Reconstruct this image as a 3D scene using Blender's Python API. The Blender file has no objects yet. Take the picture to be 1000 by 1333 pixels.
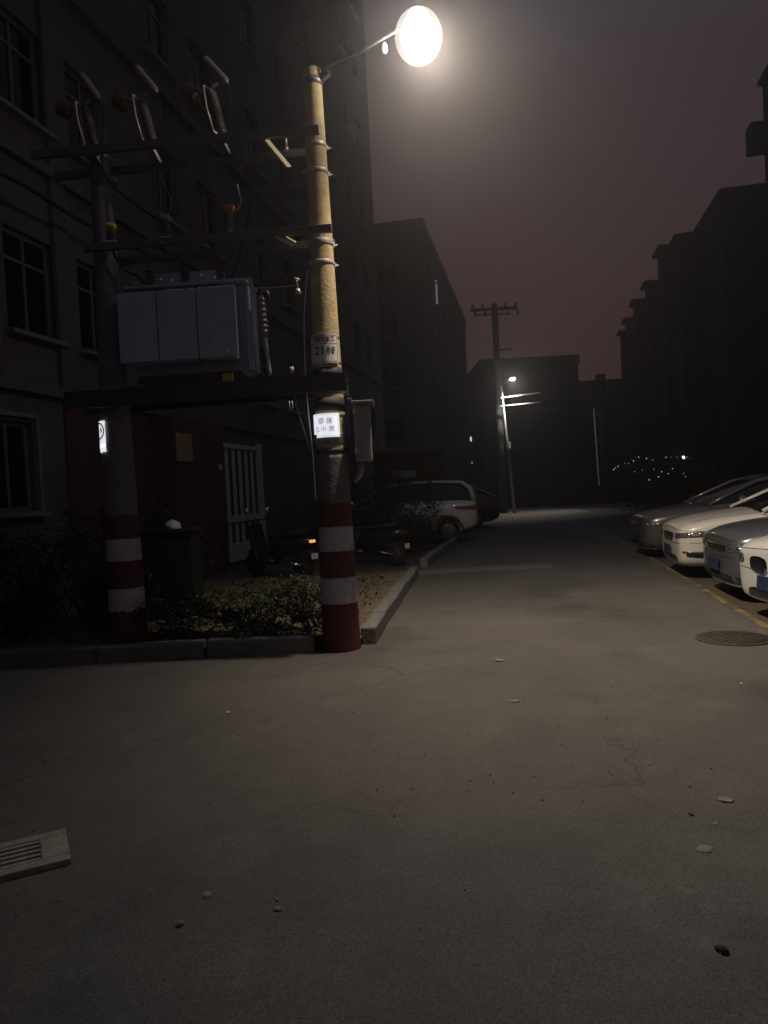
import bpy, bmesh, math, random
from mathutils import Vector, Matrix, noise
from mathutils.bvhtree import BVHTree
PI = math.pi
R = math.radians
S = bpy.context.scene
C = S.collection

# ------------------------------------------------------------------ camera
TH, PITCH, CAMH = 0.05, math.atan(29.5 / 963), 1.5
_f = Vector((0, math.cos(PITCH), -math.sin(PITCH)))
_u0 = Vector((0, math.sin(PITCH), math.cos(PITCH)))
_r0 = Vector((1, 0, 0))
_u = _u0 * math.cos(TH) + _r0 * math.sin(TH)
_r = _r0 * math.cos(TH) - _u0 * math.sin(TH)
CAM = Vector((0, 0, CAMH))
cd = bpy.data.cameras.new('camera')
cam = bpy.data.objects.new('camera', cd); C.objects.link(cam)
cam.matrix_world = Matrix(((_r.x, _u.x, -_f.x, CAM.x), (_r.y, _u.y, -_f.y, CAM.y), (_r.z, _u.z, -_f.z, CAM.z), (0, 0, 0, 1)))
cd.sensor_fit = 'VERTICAL'; cd.sensor_height = 36; cd.lens = 963 / 1333 * 36
cd.clip_end = 2000; cd.clip_start = 0.05
S.camera = cam

# ------------------------------------------------------------------ night sky, exposure
world = bpy.data.worlds.new('World'); S.world = world
world.use_nodes = True
wn = world.node_tree; wn.nodes.clear()
wo = wn.nodes.new('ShaderNodeOutputWorld'); wb = wn.nodes.new('ShaderNodeBackground')
tc = wn.nodes.new('ShaderNodeTexCoord'); sx = wn.nodes.new('ShaderNodeSeparateXYZ')
rp = wn.nodes.new('ShaderNodeValToRGB')
wn.links.new(tc.outputs['Generated'], sx.inputs[0]); wn.links.new(sx.outputs['Z'], rp.inputs[0])
wn.links.new(rp.outputs[0], wb.inputs[0]); wn.links.new(wb.outputs[0], wo.inputs[0])
rp.color_ramp.elements[0].position = 0.0; rp.color_ramp.elements[0].color = (0.062, 0.031, 0.028, 1)
rp.color_ramp.elements[1].position = 1.0; rp.color_ramp.elements[1].color = (0.036, 0.066, 0.135, 1)
e = rp.color_ramp.elements.new(0.45); e.color = (0.042, 0.029, 0.032, 1)
wb.inputs[1].default_value = 1.0

S.view_settings.view_transform = 'Standard'; S.view_settings.look = 'None'
S.view_settings.exposure = 0; S.view_settings.gamma = 1
LAMP_POWER = 52
SPOT_POWER = 1500
HAZE = 0.0075

S.cycles.max_bounces = 5
S.cycles.volume_bounces = 0
S.cycles.use_denoising = True
S.cycles.sample_clamp_indirect = 3.0

def at(px, py, Y):
    d = _r * ((px - 500) / 963) + _u * ((666.5 - py) / 963) + _f
    return CAM + d * (Y / d.y)
def gr(px, py, z=0.0):
    d = _r * ((px - 500) / 963) + _u * ((666.5 - py) / 963) + _f
    return CAM + d * ((z - CAMH) / d.z)

# ------------------------------------------------------------------ materials
MATS = {}
def mat(name, col, rough=0.7, metal=0.0, var=0.25, vs=6.0, bump=0.0, bs=60.0, col2=None, coat=0.0, emit=None, es=0.0, spec=None, fine=0.0, fs=200.0, fac=(0.35, 0.65)):
    if name in MATS: return MATS[name]
    m = bpy.data.materials.new(name); m.use_nodes = True
    nt = m.node_tree; b = nt.nodes['Principled BSDF']
    b.inputs['Roughness'].default_value = rough; b.inputs['Metallic'].default_value = metal
    if coat: b.inputs['Coat Weight'].default_value = coat; b.inputs['Coat Roughness'].default_value = 0.05
    if spec is not None: b.inputs['Specular IOR Level'].default_value = spec
    if col2 is None: col2 = tuple(c * (1 - var) for c in col)
    t = nt.nodes.new('ShaderNodeTexCoord'); n = nt.nodes.new('ShaderNodeTexNoise')
    n.inputs['Scale'].default_value = vs; n.inputs['Detail'].default_value = 7; n.inputs['Roughness'].default_value = 0.65
    nt.links.new(t.outputs['Object'], n.inputs['Vector'])
    r = nt.nodes.new('ShaderNodeValToRGB'); nt.links.new(n.outputs['Fac'], r.inputs[0])
    r.color_ramp.elements[0].position = fac[0]; r.color_ramp.elements[0].color = (*col2, 1)
    r.color_ramp.elements[1].position = fac[1]; r.color_ramp.elements[1].color = (*col, 1)
    out = r.outputs[0]
    if fine:
        n3 = nt.nodes.new('ShaderNodeTexNoise'); n3.inputs['Scale'].default_value = fs; n3.inputs['Detail'].default_value = 3
        nt.links.new(t.outputs['Object'], n3.inputs['Vector'])
        mr = nt.nodes.new('ShaderNodeMapRange'); mr.inputs['From Min'].default_value = 0.3; mr.inputs['From Max'].default_value = 0.7
        mr.inputs['To Min'].default_value = 1 - fine; mr.inputs['To Max'].default_value = 1 + fine
        nt.links.new(n3.outputs['Fac'], mr.inputs['Value'])
        vm = nt.nodes.new('ShaderNodeVectorMath'); vm.operation = 'SCALE'
        nt.links.new(out, vm.inputs[0]); nt.links.new(mr.outputs[0], vm.inputs['Scale']); out = vm.outputs[0]
    nt.links.new(out, b.inputs['Base Color'])
    if bump:
        n2 = nt.nodes.new('ShaderNodeTexNoise'); n2.inputs['Scale'].default_value = bs; n2.inputs['Detail'].default_value = 4
        nt.links.new(t.outputs['Object'], n2.inputs['Vector'])
        bp = nt.nodes.new('ShaderNodeBump'); bp.inputs['Strength'].default_value = bump; bp.inputs['Distance'].default_value = 0.02
        nt.links.new(n2.outputs['Fac'], bp.inputs['Height']); nt.links.new(bp.outputs[0], b.inputs['Normal'])
    if emit:
        b.inputs['Emission Color'].default_value = (*emit, 1); b.inputs['Emission Strength'].default_value = es
    MATS[name] = m
    return m

def ground_mat(name, base, dark, stain, agg=0.62, rough=0.82, cracks=False):
    """asphalt or paving: large tonal patches, stains, aggregate grain, fine relief and hairline cracks"""
    m = bpy.data.materials.new(name); m.use_nodes = True; nt = m.node_tree; b = nt.nodes['Principled BSDF']
    N = nt.nodes.new; L = nt.links.new
    t = N('ShaderNodeTexCoord'); P = t.outputs['Object']
    def noi(s, d, ro=0.6, dist=0.0):
        n = N('ShaderNodeTexNoise'); n.inputs['Scale'].default_value = s; n.inputs['Detail'].default_value = d
        n.inputs['Roughness'].default_value = ro; n.inputs['Distortion'].default_value = dist; L(P, n.inputs['Vector']); return n.outputs['Fac']
    def ramp(f, a, bb, ca, cb):
        r = N('ShaderNodeValToRGB'); L(f, r.inputs[0]); r.color_ramp.elements[0].position = a; r.color_ramp.elements[1].position = bb
        r.color_ramp.elements[0].color = (*ca, 1); r.color_ramp.elements[1].color = (*cb, 1); return r.outputs[0]
    def mix(f, a, bb, mode='MIX'):
        x = N('ShaderNodeMix'); x.data_type = 'RGBA'; x.blend_type = mode
        if hasattr(f, 'links'): L(f, x.inputs[0])
        else: x.inputs[0].default_value = f
        L(a, x.inputs[6]); L(bb, x.inputs[7]); return x.outputs[2]
    c = ramp(noi(0.35, 5, 0.6, 0.4), 0.36, 0.66, dark, base)
    c = mix(ramp(noi(1.3, 6, 0.7, 1.0), 0.55, 0.72, (0, 0, 0), (0.55,) * 3), c, ramp(noi(0.9, 2), 0.4, 0.6, stain, stain))
    g = ramp(noi(170, 4, 0.8), 0.34, 0.68, (1 - agg,) * 3, (1 + agg,) * 3)
    c = mix(1.0, c, g, 'MULTIPLY')
    v = N('ShaderNodeTexVoronoi'); v.feature = 'F1'; v.inputs['Scale'].default_value = 60; L(P, v.inputs['Vector'])
    sp = ramp(v.outputs['Distance'], 0.10, 0.22, (1.9,) * 3, (1,) * 3)
    c = mix(0.5, c, mix(1.0, c, sp, 'MULTIPLY'))
    if cracks:
        # hairline cracks: edges of warped cells, only in some areas; tyre-polished and oily patches
        w = N('ShaderNodeTexNoise'); w.inputs['Scale'].default_value = 1.6; w.inputs['Detail'].default_value = 5; L(P, w.inputs['Vector'])
        va = N('ShaderNodeVectorMath'); va.operation = 'MULTIPLY_ADD'; L(w.outputs['Color'], va.inputs[0]); va.inputs[1].default_value = (1.3, 1.3, 0); L(P, va.inputs[2])
        ve = N('ShaderNodeTexVoronoi'); ve.feature = 'DISTANCE_TO_EDGE'; ve.inputs['Scale'].default_value = .42; L(va.outputs[0], ve.inputs['Vector'])
        cr = ramp(ve.outputs['Distance'], 0.002, 0.007, (.6,) * 3, (1,) * 3)
        msk = ramp(noi(.28, 2), .46, .56, (0,) * 3, (1,) * 3)
        c = mix(msk, c, mix(1.0, c, cr, 'MULTIPLY'))
        c = mix(1.0, c, ramp(noi(.75, 3, .5, .6), .30, .42, (.74,) * 3, (1,) * 3), 'MULTIPLY')
        c = mix(1.0, c, ramp(noi(2.6, 5, .75, .8), .35, .65, (.92,) * 3, (1.06,) * 3), 'MULTIPLY')
        c = mix(1.0, c, ramp(noi(5.5, 4, .7), .62, .74, (1,) * 3, (1.28,) * 3), 'MULTIPLY')
    L(c, b.inputs['Base Color'])
    b.inputs['Roughness'].default_value = rough; b.inputs['Specular IOR Level'].default_value = 0.35
    bp = N('ShaderNodeBump'); bp.inputs['Strength'].default_value = 0.55; bp.inputs['Distance'].default_value = 0.006
    bp2 = N('ShaderNodeBump'); bp2.inputs['Strength'].default_value = 0.5; bp2.inputs['Distance'].default_value = 0.05
    L(noi(2.2, 4), bp2.inputs['Height'])
    L(noi(120, 3, 0.7), bp.inputs['Height']); L(bp2.outputs[0], bp.inputs['Normal']); L(bp.outputs[0], b.inputs['Normal'])
    return m

dim_steel = mat('weathered_steel', (0.16, 0.165, 0.17), 0.6, 0.3, var=0.4, vs=14)
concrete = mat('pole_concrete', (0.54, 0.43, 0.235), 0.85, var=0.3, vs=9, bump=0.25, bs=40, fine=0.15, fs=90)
red_paint = mat('red_paint', (0.115, 0.017, 0.027), 0.6, var=0.35, vs=11, bump=0.1, bs=30, fine=0.15)
white_paint = mat('white_paint', (0.50, 0.50, 0.52), 0.6, var=0.28, vs=9, bump=0.1, bs=30, fine=0.12)
steel = mat('galvanised_steel', (0.32, 0.33, 0.34), 0.5, 0.7, var=0.35, vs=20, bump=0.1)
dark_steel = mat('dark_steel', (0.07, 0.075, 0.08), 0.55, 0.5, var=0.4, vs=12)
band_steel = mat('pale_strap_steel', (0.55, 0.54, 0.50), 0.5, 0.3, var=0.3, vs=25)
zinc = mat('bright_zinc', (0.75, 0.72, 0.62), 0.45, 0.3, var=0.15, vs=30)
tank_paint = mat('transformer_paint', (0.44, 0.55, 0.64), 0.5, var=0.22, vs=5, bump=0.05)
porcelain = mat('brown_porcelain', (0.20, 0.09, 0.045), 0.3, var=0.3, vs=25)
rubber = mat('grey_silicone_rubber', (0.24, 0.23, 0.23), 0.2, var=0.2, vs=20)
black = mat('black_rubber', (0.018, 0.018, 0.02), 0.7, var=0.3)
black_gloss = mat('black_gloss', (0.010, 0.011, 0.013), 0.12, var=0.1, coat=0.5)
yellow_cap = mat('yellow_plastic', (0.75, 0.50, 0.03), 0.5, var=0.2)
red_cap = mat('orange_red_plastic', (0.75, 0.16, 0.06), 0.5, var=0.25)
green_cap = mat('pale_green_plastic', (0.30, 0.42, 0.34), 0.5, var=0.2)
ink_m = mat('black_ink', (0.02, 0.02, 0.022), 0.7, var=0.1)
red_ink = mat('red_ink', (0.35, 0.03, 0.03), 0.7, var=0.1)
sign_white = mat('sign_enamel', (0.82, 0.82, 0.82), 0.4, var=0.1, vs=14)
sign_glow = mat('glowing_white_sheet', (0.8, 0.8, 0.82), 0.4, var=0.06, vs=14, emit=(0.92, 0.95, 1.0), es=0.85)  # light thrown back by the signs, put in as the sheet's own glow
ink_glow = mat('grey_glowing_print', (0.25, 0.22, 0.30), 0.5, var=0.2, emit=(0.5, 0.48, 0.66), es=0.42)  # print glows along with the sheet
ink_glow2 = mat('dark_print', (0.02, 0.02, 0.03), 0.5, var=0.1, emit=(0.10, 0.11, 0.14), es=0.35)  # dark print with a faint glow of its own
asphalt = ground_mat('asphalt', (0.122, 0.112, 0.100), (0.080, 0.076, 0.070), (0.150, 0.138, 0.122), cracks=True)
verge = ground_mat('worn_paving', (0.105, 0.083, 0.058), (0.065, 0.052, 0.038), (0.06, 0.05, 0.035))
conc_g = ground_mat('worn_concrete', (0.19, 0.165, 0.14), (0.13, 0.115, 0.10), (0.11, 0.10, 0.09), 0.25)
soil = mat('dry_soil', (0.17, 0.135, 0.075), 0.95, var=0.55, vs=7, bump=0.9, bs=25, fine=0.35, fs=60)
kerb_m = mat('kerb_concrete', (0.17, 0.165, 0.155), 0.85, var=0.35, vs=7, bump=0.4, bs=35, fine=0.2)
leaf_a = mat('leaf_green', (0.055, 0.075, 0.028), 0.6, var=0.45, vs=8)
leaf_b = mat('leaf_dark', (0.022, 0.034, 0.020), 0.55, var=0.4, vs=8)
leaf_c = mat('leaf_yellowish', (0.12, 0.11, 0.045), 0.65, var=0.4, vs=8)
bark = mat('bark', (0.09, 0.07, 0.05), 0.9, var=0.4, vs=15, bump=0.5)
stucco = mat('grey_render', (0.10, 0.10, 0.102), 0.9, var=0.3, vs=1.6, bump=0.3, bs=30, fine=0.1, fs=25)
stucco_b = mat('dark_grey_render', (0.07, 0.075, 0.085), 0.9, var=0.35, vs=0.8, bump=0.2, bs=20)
stucco_c = mat('near_black_render', (0.030, 0.030, 0.032), 0.95, var=0.4, vs=0.7)  # very dark wall colour for far and right-hand blocks and inner rooms
red_tile = mat('red_wall_paint', (0.085, 0.028, 0.032), 0.7, var=0.3, vs=4, bump=0.15)
brick_m = mat('brown_brick', (0.13, 0.075, 0.045), 0.9, var=0.5, vs=5)
glass_dark = mat('dark_window_glass', (0.012, 0.014, 0.018), 0.12, var=0.1, spec=0.35)
frame_m = mat('window_frame_grey', (0.17, 0.17, 0.165), 0.6, var=0.2)
gate_m = mat('pale_gate_paint', (0.52, 0.52, 0.48), 0.6, var=0.25, vs=10)
box_m = mat('grey_enclosure_paint', (0.36, 0.38, 0.38), 0.45, var=0.25, vs=8)
cab_m = mat('dark_green_cabinet', (0.012, 0.016, 0.016), 0.5, var=0.3)
board_m = mat('ochre_board', (0.36, 0.26, 0.14), 0.8, var=0.3)
yline = mat('worn_yellow_paint', (0.26, 0.20, 0.06), 0.85, var=0.2, vs=3.5, col2=(0.10, 0.082, 0.058), fac=(0.47, 0.60), fine=0.3)
chrome = mat('chrome', (0.8, 0.8, 0.8), 0.12, 1.0, var=0.05)
lens_m = mat('clear_lamp_lens', (0.16, 0.15, 0.14), 0.08, 0.2, var=0.6, vs=45, bump=0.6, bs=90, coat=1.0)
tail_m = mat('red_lamp_lens', (0.30, 0.015, 0.015), 0.12, var=0.4, vs=40, bump=0.3, bs=90, coat=1.0)
amber_m = mat('amber_lamp_lens', (0.8, 0.30, 0.04), 0.15, var=0.2, coat=1.0)
plate_m = mat('blue_plate', (0.025, 0.035, 0.12), 0.4, var=0.15, vs=20)
car_glass = mat('car_glass', (0.010, 0.011, 0.012), 0.05, var=0.05, coat=0.6)
tyre_m = mat('tyre_rubber', (0.02, 0.02, 0.02), 0.85, var=0.3)
rim_m = mat('alloy', (0.16, 0.16, 0.165), 0.35, 0.8, var=0.2)
def paint(n, c, metal=0.0, rough=0.32): return mat(n, c, rough, metal, var=0.06, vs=3, coat=0.7, bump=0.02, bs=3)
cream = paint('white_car_paint', (0.64, 0.62, 0.56))
cream2 = paint('pearl_white_car_paint', (0.66, 0.66, 0.63))
greyp = paint('grey_car_paint', (0.15, 0.155, 0.165), 0.5)
brownp = paint('brown_grey_car_paint', (0.15, 0.135, 0.12), 0.5)
suvp = paint('white_suv_paint', (0.68, 0.69, 0.67))
blackp = paint('black_car_paint', (0.015, 0.016, 0.018))
def emitter(name, col, s): return mat(name, (0.8, 0.8, 0.8), 0.4, var=0.02, emit=col, es=s)

# ------------------------------------------------------------------ mesh helpers
class MB:
    def __init__(s): s.v = []; s.f = []; s.m = []; s.sm = []
    def add(s, vs, fs, mi=0, smooth=False):
        o = len(s.v); s.v += [tuple(v) for v in vs]; s.f += [tuple(i + o for i in f) for f in fs]
        s.m += [mi] * len(fs); s.sm += [smooth] * len(fs)
    def box(s, c, size, M=None, mi=0, bev=0.0):
        c = Vector(c); h = Vector(size) / 2
        vs = [Vector((x * h.x, y * h.y, z * h.z)) for x in (-1, 1) for y in (-1, 1) for z in (-1, 1)]
        if M is not None: vs = [M @ v for v in vs]
        s.add([v + c for v in vs], [(0, 1, 3, 2), (4, 6, 7, 5), (0, 4, 5, 1), (2, 3, 7, 6), (0, 2, 6, 4), (1, 5, 7, 3)], mi)
    def bar(s, a, b, w, h, mi=0, up=(0, 0, 1)):
        a = Vector(a); b = Vector(b); d = (b - a); L = d.length; d.normalize()
        u = Vector(up); 
        if abs(d.dot(u)) > 0.98: u = Vector((1, 0, 0))
        sd = d.cross(u).normalized(); u = sd.cross(d)
        vs = []
        for p in (a, b):
            for x, y in ((-1, -1), (1, -1), (1, 1), (-1, 1)): vs.append(p + sd * (x * w / 2) + u * (y * h / 2))
        s.add(vs, [(0, 3, 2, 1), (4, 5, 6, 7), (0, 1, 5, 4), (1, 2, 6, 5), (2, 3, 7, 6), (3, 0, 4, 7)], mi)
    def lathe(s, a, b, prof, n=16, mi=0, smooth=True, cap=True):
        """prof: (t along a->b in metres or fraction if b given, radius)"""
        a = Vector(a); b = Vector(b); d = b - a; u = Vector((0, 0, 1)) if abs(d.normalized().z) < 0.95 else Vector((1, 0, 0))
        e1 = d.cross(u).normalized(); e2 = d.cross(e1).normalized()
        vs = []
        for t, r in prof:
            for k in range(n):
                an = 2 * PI * k / n; vs.append(a + d * t + e1 * (r * math.cos(an)) + e2 * (r * math.sin(an)))
        fs = []
        for i in range(len(prof) - 1):
            for k in range(n):
                k2 = (k + 1) % n; fs.append((i * n + k, i * n + k2, (i + 1) * n + k2, (i + 1) * n + k))
        if cap: fs.append(tuple(range(n))[::-1]); fs.append(tuple((len(prof) - 1) * n + k for k in range(n)))
        s.add(vs, fs, mi, smooth)
    def tube(s, pts, r, n=8, mi=0):
        pts = [Vector(p) for p in pts]; vs = []; e_prev = None
        rs = r if isinstance(r, (list, tuple)) else [r] * len(pts)
        for i, p in enumerate(pts):
            d = (pts[min(i + 1, len(pts) - 1)] - pts[max(i - 1, 0)]).normalized()
            e1 = e_prev - d * e_prev.dot(d) if e_prev is not None else d.cross(Vector((0.3, 0.2, 1)))
            if e1.length < 1e-4: e1 = d.cross(Vector((1, 0, 0)))
            e1.normalize(); e_prev = e1; e2 = d.cross(e1)
            for k in range(n): vs.append(p + e1 * rs[i] * math.cos(2 * PI * k / n) + e2 * rs[i] * math.sin(2 * PI * k / n))
        fs = [(i * n + k, i * n + (k + 1) % n, (i + 1) * n + (k + 1) % n, (i + 1) * n + k) for i in range(len(pts) - 1) for k in range(n)]
        fs += [tuple(range(n))[::-1], tuple((len(pts) - 1) * n + k for k in range(n))]
        s.add(vs, fs, mi, True)
    def build(s, name, mats, parent=None, bevel=0.0, loc=None):
        me = bpy.data.meshes.new(name); me.from_pydata(s.v, [], s.f)
        for m in (mats if isinstance(mats, (list, tuple)) else [mats]): me.materials.append(m)
        me.polygons.foreach_set('material_index', s.m); me.polygons.foreach_set('use_smooth', s.sm); me.update()
        o = bpy.data.objects.new(name, me); C.objects.link(o)
        if parent: o.parent = parent; 
        if loc is not None: o.location = loc
        if bevel:
            b = o.modifiers.new('bevel', 'BEVEL'); b.width = bevel; b.segments = 2; b.limit_method = 'ANGLE'
            if hasattr(b, 'harden_normals'): b.harden_normals = False
        return o
def tag(o, label, cat, group=None, kind=None):
    if label: o['label'] = label
    if cat: o['category'] = cat
    if group: o['group'] = group
    if kind: o['kind'] = kind
    return o
def thing(name, label, cat, loc=(0, 0, 0), rz=0.0, group=None):
    o = bpy.data.objects.new(name, None); C.objects.link(o); o.location = loc; o.rotation_euler = (0, 0, rz); o.empty_display_size = 0.2
    return tag(o, label, cat, group)
def structure(o): o['kind'] = 'structure'; return o
def local(t, *ps):   # world -> thing space
    M = (Matrix.Translation(t.location) @ t.rotation_euler.to_matrix().to_4x4()).inverted()
    r = [M @ Vector(p) for p in ps]
    return r if len(r) > 1 else r[0]
def copy_tree(o, parent=None):
    c = o.copy(); C.objects.link(c); c.parent = parent
    for ch in [x for x in bpy.data.objects if x.parent == o]: copy_tree(ch, c)
    return c
def sheet(name, pts, z, m, sub=0):
    me = bpy.data.meshes.new(name); me.from_pydata([(p[0], p[1], z) for p in pts], [], [tuple(range(len(pts)))]); me.materials.append(m)
    o = bpy.data.objects.new(name, me); C.objects.link(o); return structure(o)
def textmesh(body, size, extrude=0.0, bold=0.0):
    c = bpy.data.curves.new('t', 'FONT'); c.body = body; c.size = size; c.extrude = extrude; c.align_x = 'CENTER'; c.align_y = 'CENTER'; c.offset = bold
    o = bpy.data.objects.new('t', c); C.objects.link(o)
    dg = bpy.context.evaluated_depsgraph_get(); me = bpy.data.meshes.new_from_object(o.evaluated_get(dg))
    bpy.data.objects.remove(o); bpy.data.curves.remove(c)
    return [v.co.copy() for v in me.vertices], [tuple(p.vertices) for p in me.polygons]

# ------------------------------------------------------------------ ground, road, paths
D2 = Vector((0.205, 1, 0))            # road direction in plan
def LK(y): return (-0.30 + 0.205 * (y - 8.5), y)     # left kerb line
def RK(y): return (3.55 + 0.190 * (y - 6.8), y)      # right edge line
sheet('ground', [(-200, -60), (260, -60), (260, 400), (-200, 400)], 0.0, verge)
sheet('road', [(-25, -8), (25, -8), (25, 5.2), RK(5.2), RK(38), (30, 38.6), (30, 44), (-10, 42), (-4, 37), LK(36), LK(6.9), (-0.45, 6.83), (-25, 7.0)], 0.004, asphalt)
sheet('crossing_pavement', [(4.2, 32.6), (9.4, 32.9), (9.9, 38.2), (4.6, 37.9)], 0.008, conc_g)
sheet('path', [(0.25, 12.6), (2.9, 12.7), (2.95, 13.5), (0.42, 13.4)], 0.008, conc_g)
ptm = ground_mat('grey_asphalt', (0.108, 0.108, 0.100), (0.074, 0.076, 0.073), (0.13, 0.128, 0.118), 0.7, cracks=True)
edge = [(-1.15 + i * .12, 3.42 - .0035 * i - (.02 * i if i < 6 else .12) + .05 * noise.noise(Vector((i * .35, 2, 0))) + .015 * noise.noise(Vector((i * 1.7, 5, 0)))) for i in range(60)]
sheet('asphalt_patch', [(-1.2, -5)] + [(6.0, -5)] + edge[::-1], 0.008, ptm)
# worn yellow edge line in stretches
ym = MB()
def strip(a, b, w, z):
    pa, pb = Vector((*RK(a), z)), Vector((*RK(b), z)); s = Vector((w / 2, 0, 0))
    n = max(2, int((b - a) / 0.12)); vs = []
    for i in range(n + 1):
        p = pa.lerp(pb, i / n); j = 0.012 * noise.noise(Vector((i * 0.7, 0, 3))); vs += [p - s + Vector((j, 0, 0)), p + s + Vector((-j, 0, 0))]
    ym.add(vs, [(2 * i, 2 * i + 1, 2 * i + 3, 2 * i + 2) for i in range(n)])
for a, b in ((6.3, 9.6), (9.7, 16), (16.2, 24)): strip(a, b, 0.085, 0.009)
structure(ym.build('yellow_line', yline))

# ------------------------------------------------------------------ left kerb: single stones
def kerb_row(pts, name, label):
    t = thing(name, label, 'kerb', (pts[0][0], pts[0][1], 0))
    me_cache = {}
    random.seed(5)
    for (a, b) in zip(pts[:-1], pts[1:]):
        a = Vector((a[0], a[1], 0)); b = Vector((b[0], b[1], 0)); L = (b - a).length; n = max(1, round(L / 1.0)); d = (b - a) / n
        key = (name, round(d.length, 3))
        if key not in me_cache:
            m = MB(); m.box((0, 0, 0.075), (d.length - 0.014, 0.15, 0.19)); o = m.build('kerb_stone', kerb_m, None, bevel=0.018); me_cache[key] = o; first = o
        for i in range(n):
            base = me_cache[key]
            o = base if base.parent is None else base.copy()
            if o is not base: C.objects.link(o)
            o.parent = t
            p = a + d * (i + 0.5)
            o.location = p - t.location + Vector((random.uniform(-.006, .006), random.uniform(-.008, .008), random.uniform(-.012, .006)))
            o.rotation_euler = (random.uniform(-.02, .02), random.uniform(-.008, .008), math.atan2(d.y, d.x) + random.uniform(-.01, .01))
    return t
kerb_row([(-14.0, 7.03), (-0.72, 6.96)], 'kerb', 'straight row of grey concrete kerb stones in front of the planting bed')
kerb_row([(-0.22, 7.12), (LK(12.6)[0] - .08, 12.6)], 'kerb', 'kerb stones running back along the left edge of the lane behind the striped pole')
kerb_row([(LK(13.8)[0] - .1, 13.8), (LK(19.8)[0] - .1, 19.8)], 'kerb', 'far kerb stones on the left in front of the parked scooter and white car')
# planting bed soil
sb = MB(); nx, ny = 60, 40; vs = []; X0, X1, Y0, Y1 = -14.0, -0.30, 7.03, 13.2
for j in range(ny + 1):
    for i in range(nx + 1):
        y = Y0 + (Y1 - Y0) * j / ny; xr = -0.27 + (y - 7.12) * 0.124; x = X0 + (xr - X0) * i / nx
        z = 0.11 + 0.05 * noise.noise(Vector((x * 1.3, y * 1.3, 0))) + 0.03 * noise.noise(Vector((x * 5, y * 5, 1)))
        if y > 12.2 : z -= (y - 12.2) * 0.1
        vs.append((x, y, max(z, 0.006)))
sb.add(vs, [(j * (nx + 1) + i, j * (nx + 1) + i + 1, (j + 1) * (nx + 1) + i + 1, (j + 1) * (nx + 1) + i) for j in range(ny) for i in range(nx)], 0, True)
structure(sb.build('planting_bed', soil))

# ------------------------------------------------------------------ foliage
def foliage_mb(n, dims, leaf, seed, clump=0.35, centre=(0, 0, 0), solid=0.55):
    """many small leaf faces in clumps through an uneven volume"""
    rnd = random.Random(seed); mb = MB(); cl = []
    nc = max(6, int(n / 60))
    for _ in range(nc):
        while True:
            p = Vector((rnd.uniform(-1, 1), rnd.uniform(-1, 1), rnd.uniform(-1, 1)))
            if solid < p.length < 1: break
        cl.append((p, rnd.uniform(0.5, 1.2)))
    for _ in range(n):
        p, s = rnd.choice(cl)
        q = p + Vector((rnd.gauss(0, 1), rnd.gauss(0, 1), rnd.gauss(0, 1))) * clump * s * 0.5
        q = Vector((q.x * dims[0], q.y * dims[1], q.z * dims[2])) + Vector(centre)
        a = Vector((rnd.uniform(-1, 1), rnd.uniform(-1, 1), rnd.uniform(-.5, .8))).normalized()
        b = a.cross(Vector((rnd.uniform(-1, 1), rnd.uniform(-1, 1), rnd.uniform(-1, 1)))).normalized()
        l = leaf * rnd.uniform(0.6, 1.4); w = l * 0.42; nrm = a.cross(b) * l * 0.12
        mb.add([q, q + a * l * .5 + b * w * .5 + nrm, q + a * l, q + a * l * .5 - b * w * .5 + nrm], [(0, 1, 2, 3)], 0 if rnd.random() < 0.7 else 1)
    return mb
def shrub(x, y, z, w, h, n, leaf, seed, label, mats, group=None, cat='shrub', name='shrub'):
    t = thing(name, label, cat, (x, y, z), group=group)
    foliage_mb(n, (w / 2, w / 2, h / 2), leaf, seed, centre=(0, 0, h / 2 + 0.03), solid=0.3).build('foliage', mats, t)
    rnd = random.Random(seed); m = MB()
    for k in range(5):
        an = rnd.uniform(0, 6.28); m.tube([(0, 0, -0.05), (math.cos(an) * w * .15, math.sin(an) * w * .15, h * .4), (math.cos(an) * w * .3, math.sin(an) * w * .3, h * .8)], [0.012 + h * .008, 0.01, 0.004], 5)
    m.build('stems', bark, t)
    return t
def tree(x, y, h, cr, n, leaf, seed, label, mats, th=0.3, name='tree', group=None):
    t = thing(name, label, 'tree', (x, y, 0), group=group); rnd = random.Random(seed); m = MB()
    r0 = 0.03 * h + .03
    m.tube([(0, 0, -.1), (0.05, 0, h * .3), (-.05, .06, h * .6), (0, 0, h * .85)], [r0, r0 * .8, r0 * .5, r0 * .2], 9)
    for k in range(8):
        an = k * 2.4 + rnd.random(); z0 = h * rnd.uniform(th, .7); L = cr * rnd.uniform(.6, .95)
        m.tube([(0, 0, z0), (math.cos(an) * L * .5, math.sin(an) * L * .5, z0 + L * .35), (math.cos(an) * L, math.sin(an) * L, z0 + L * .75)], [r0 * .4, r0 * .25, r0 * .07], 6)
    m.build('trunk', bark, t)
    foliage_mb(n, (cr, cr, h * (1 - th) / 2), leaf, seed, clump=0.4, centre=(0, 0, h * (1 + th) / 2), solid=.25).build('crown', mats, t)
    return t

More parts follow.
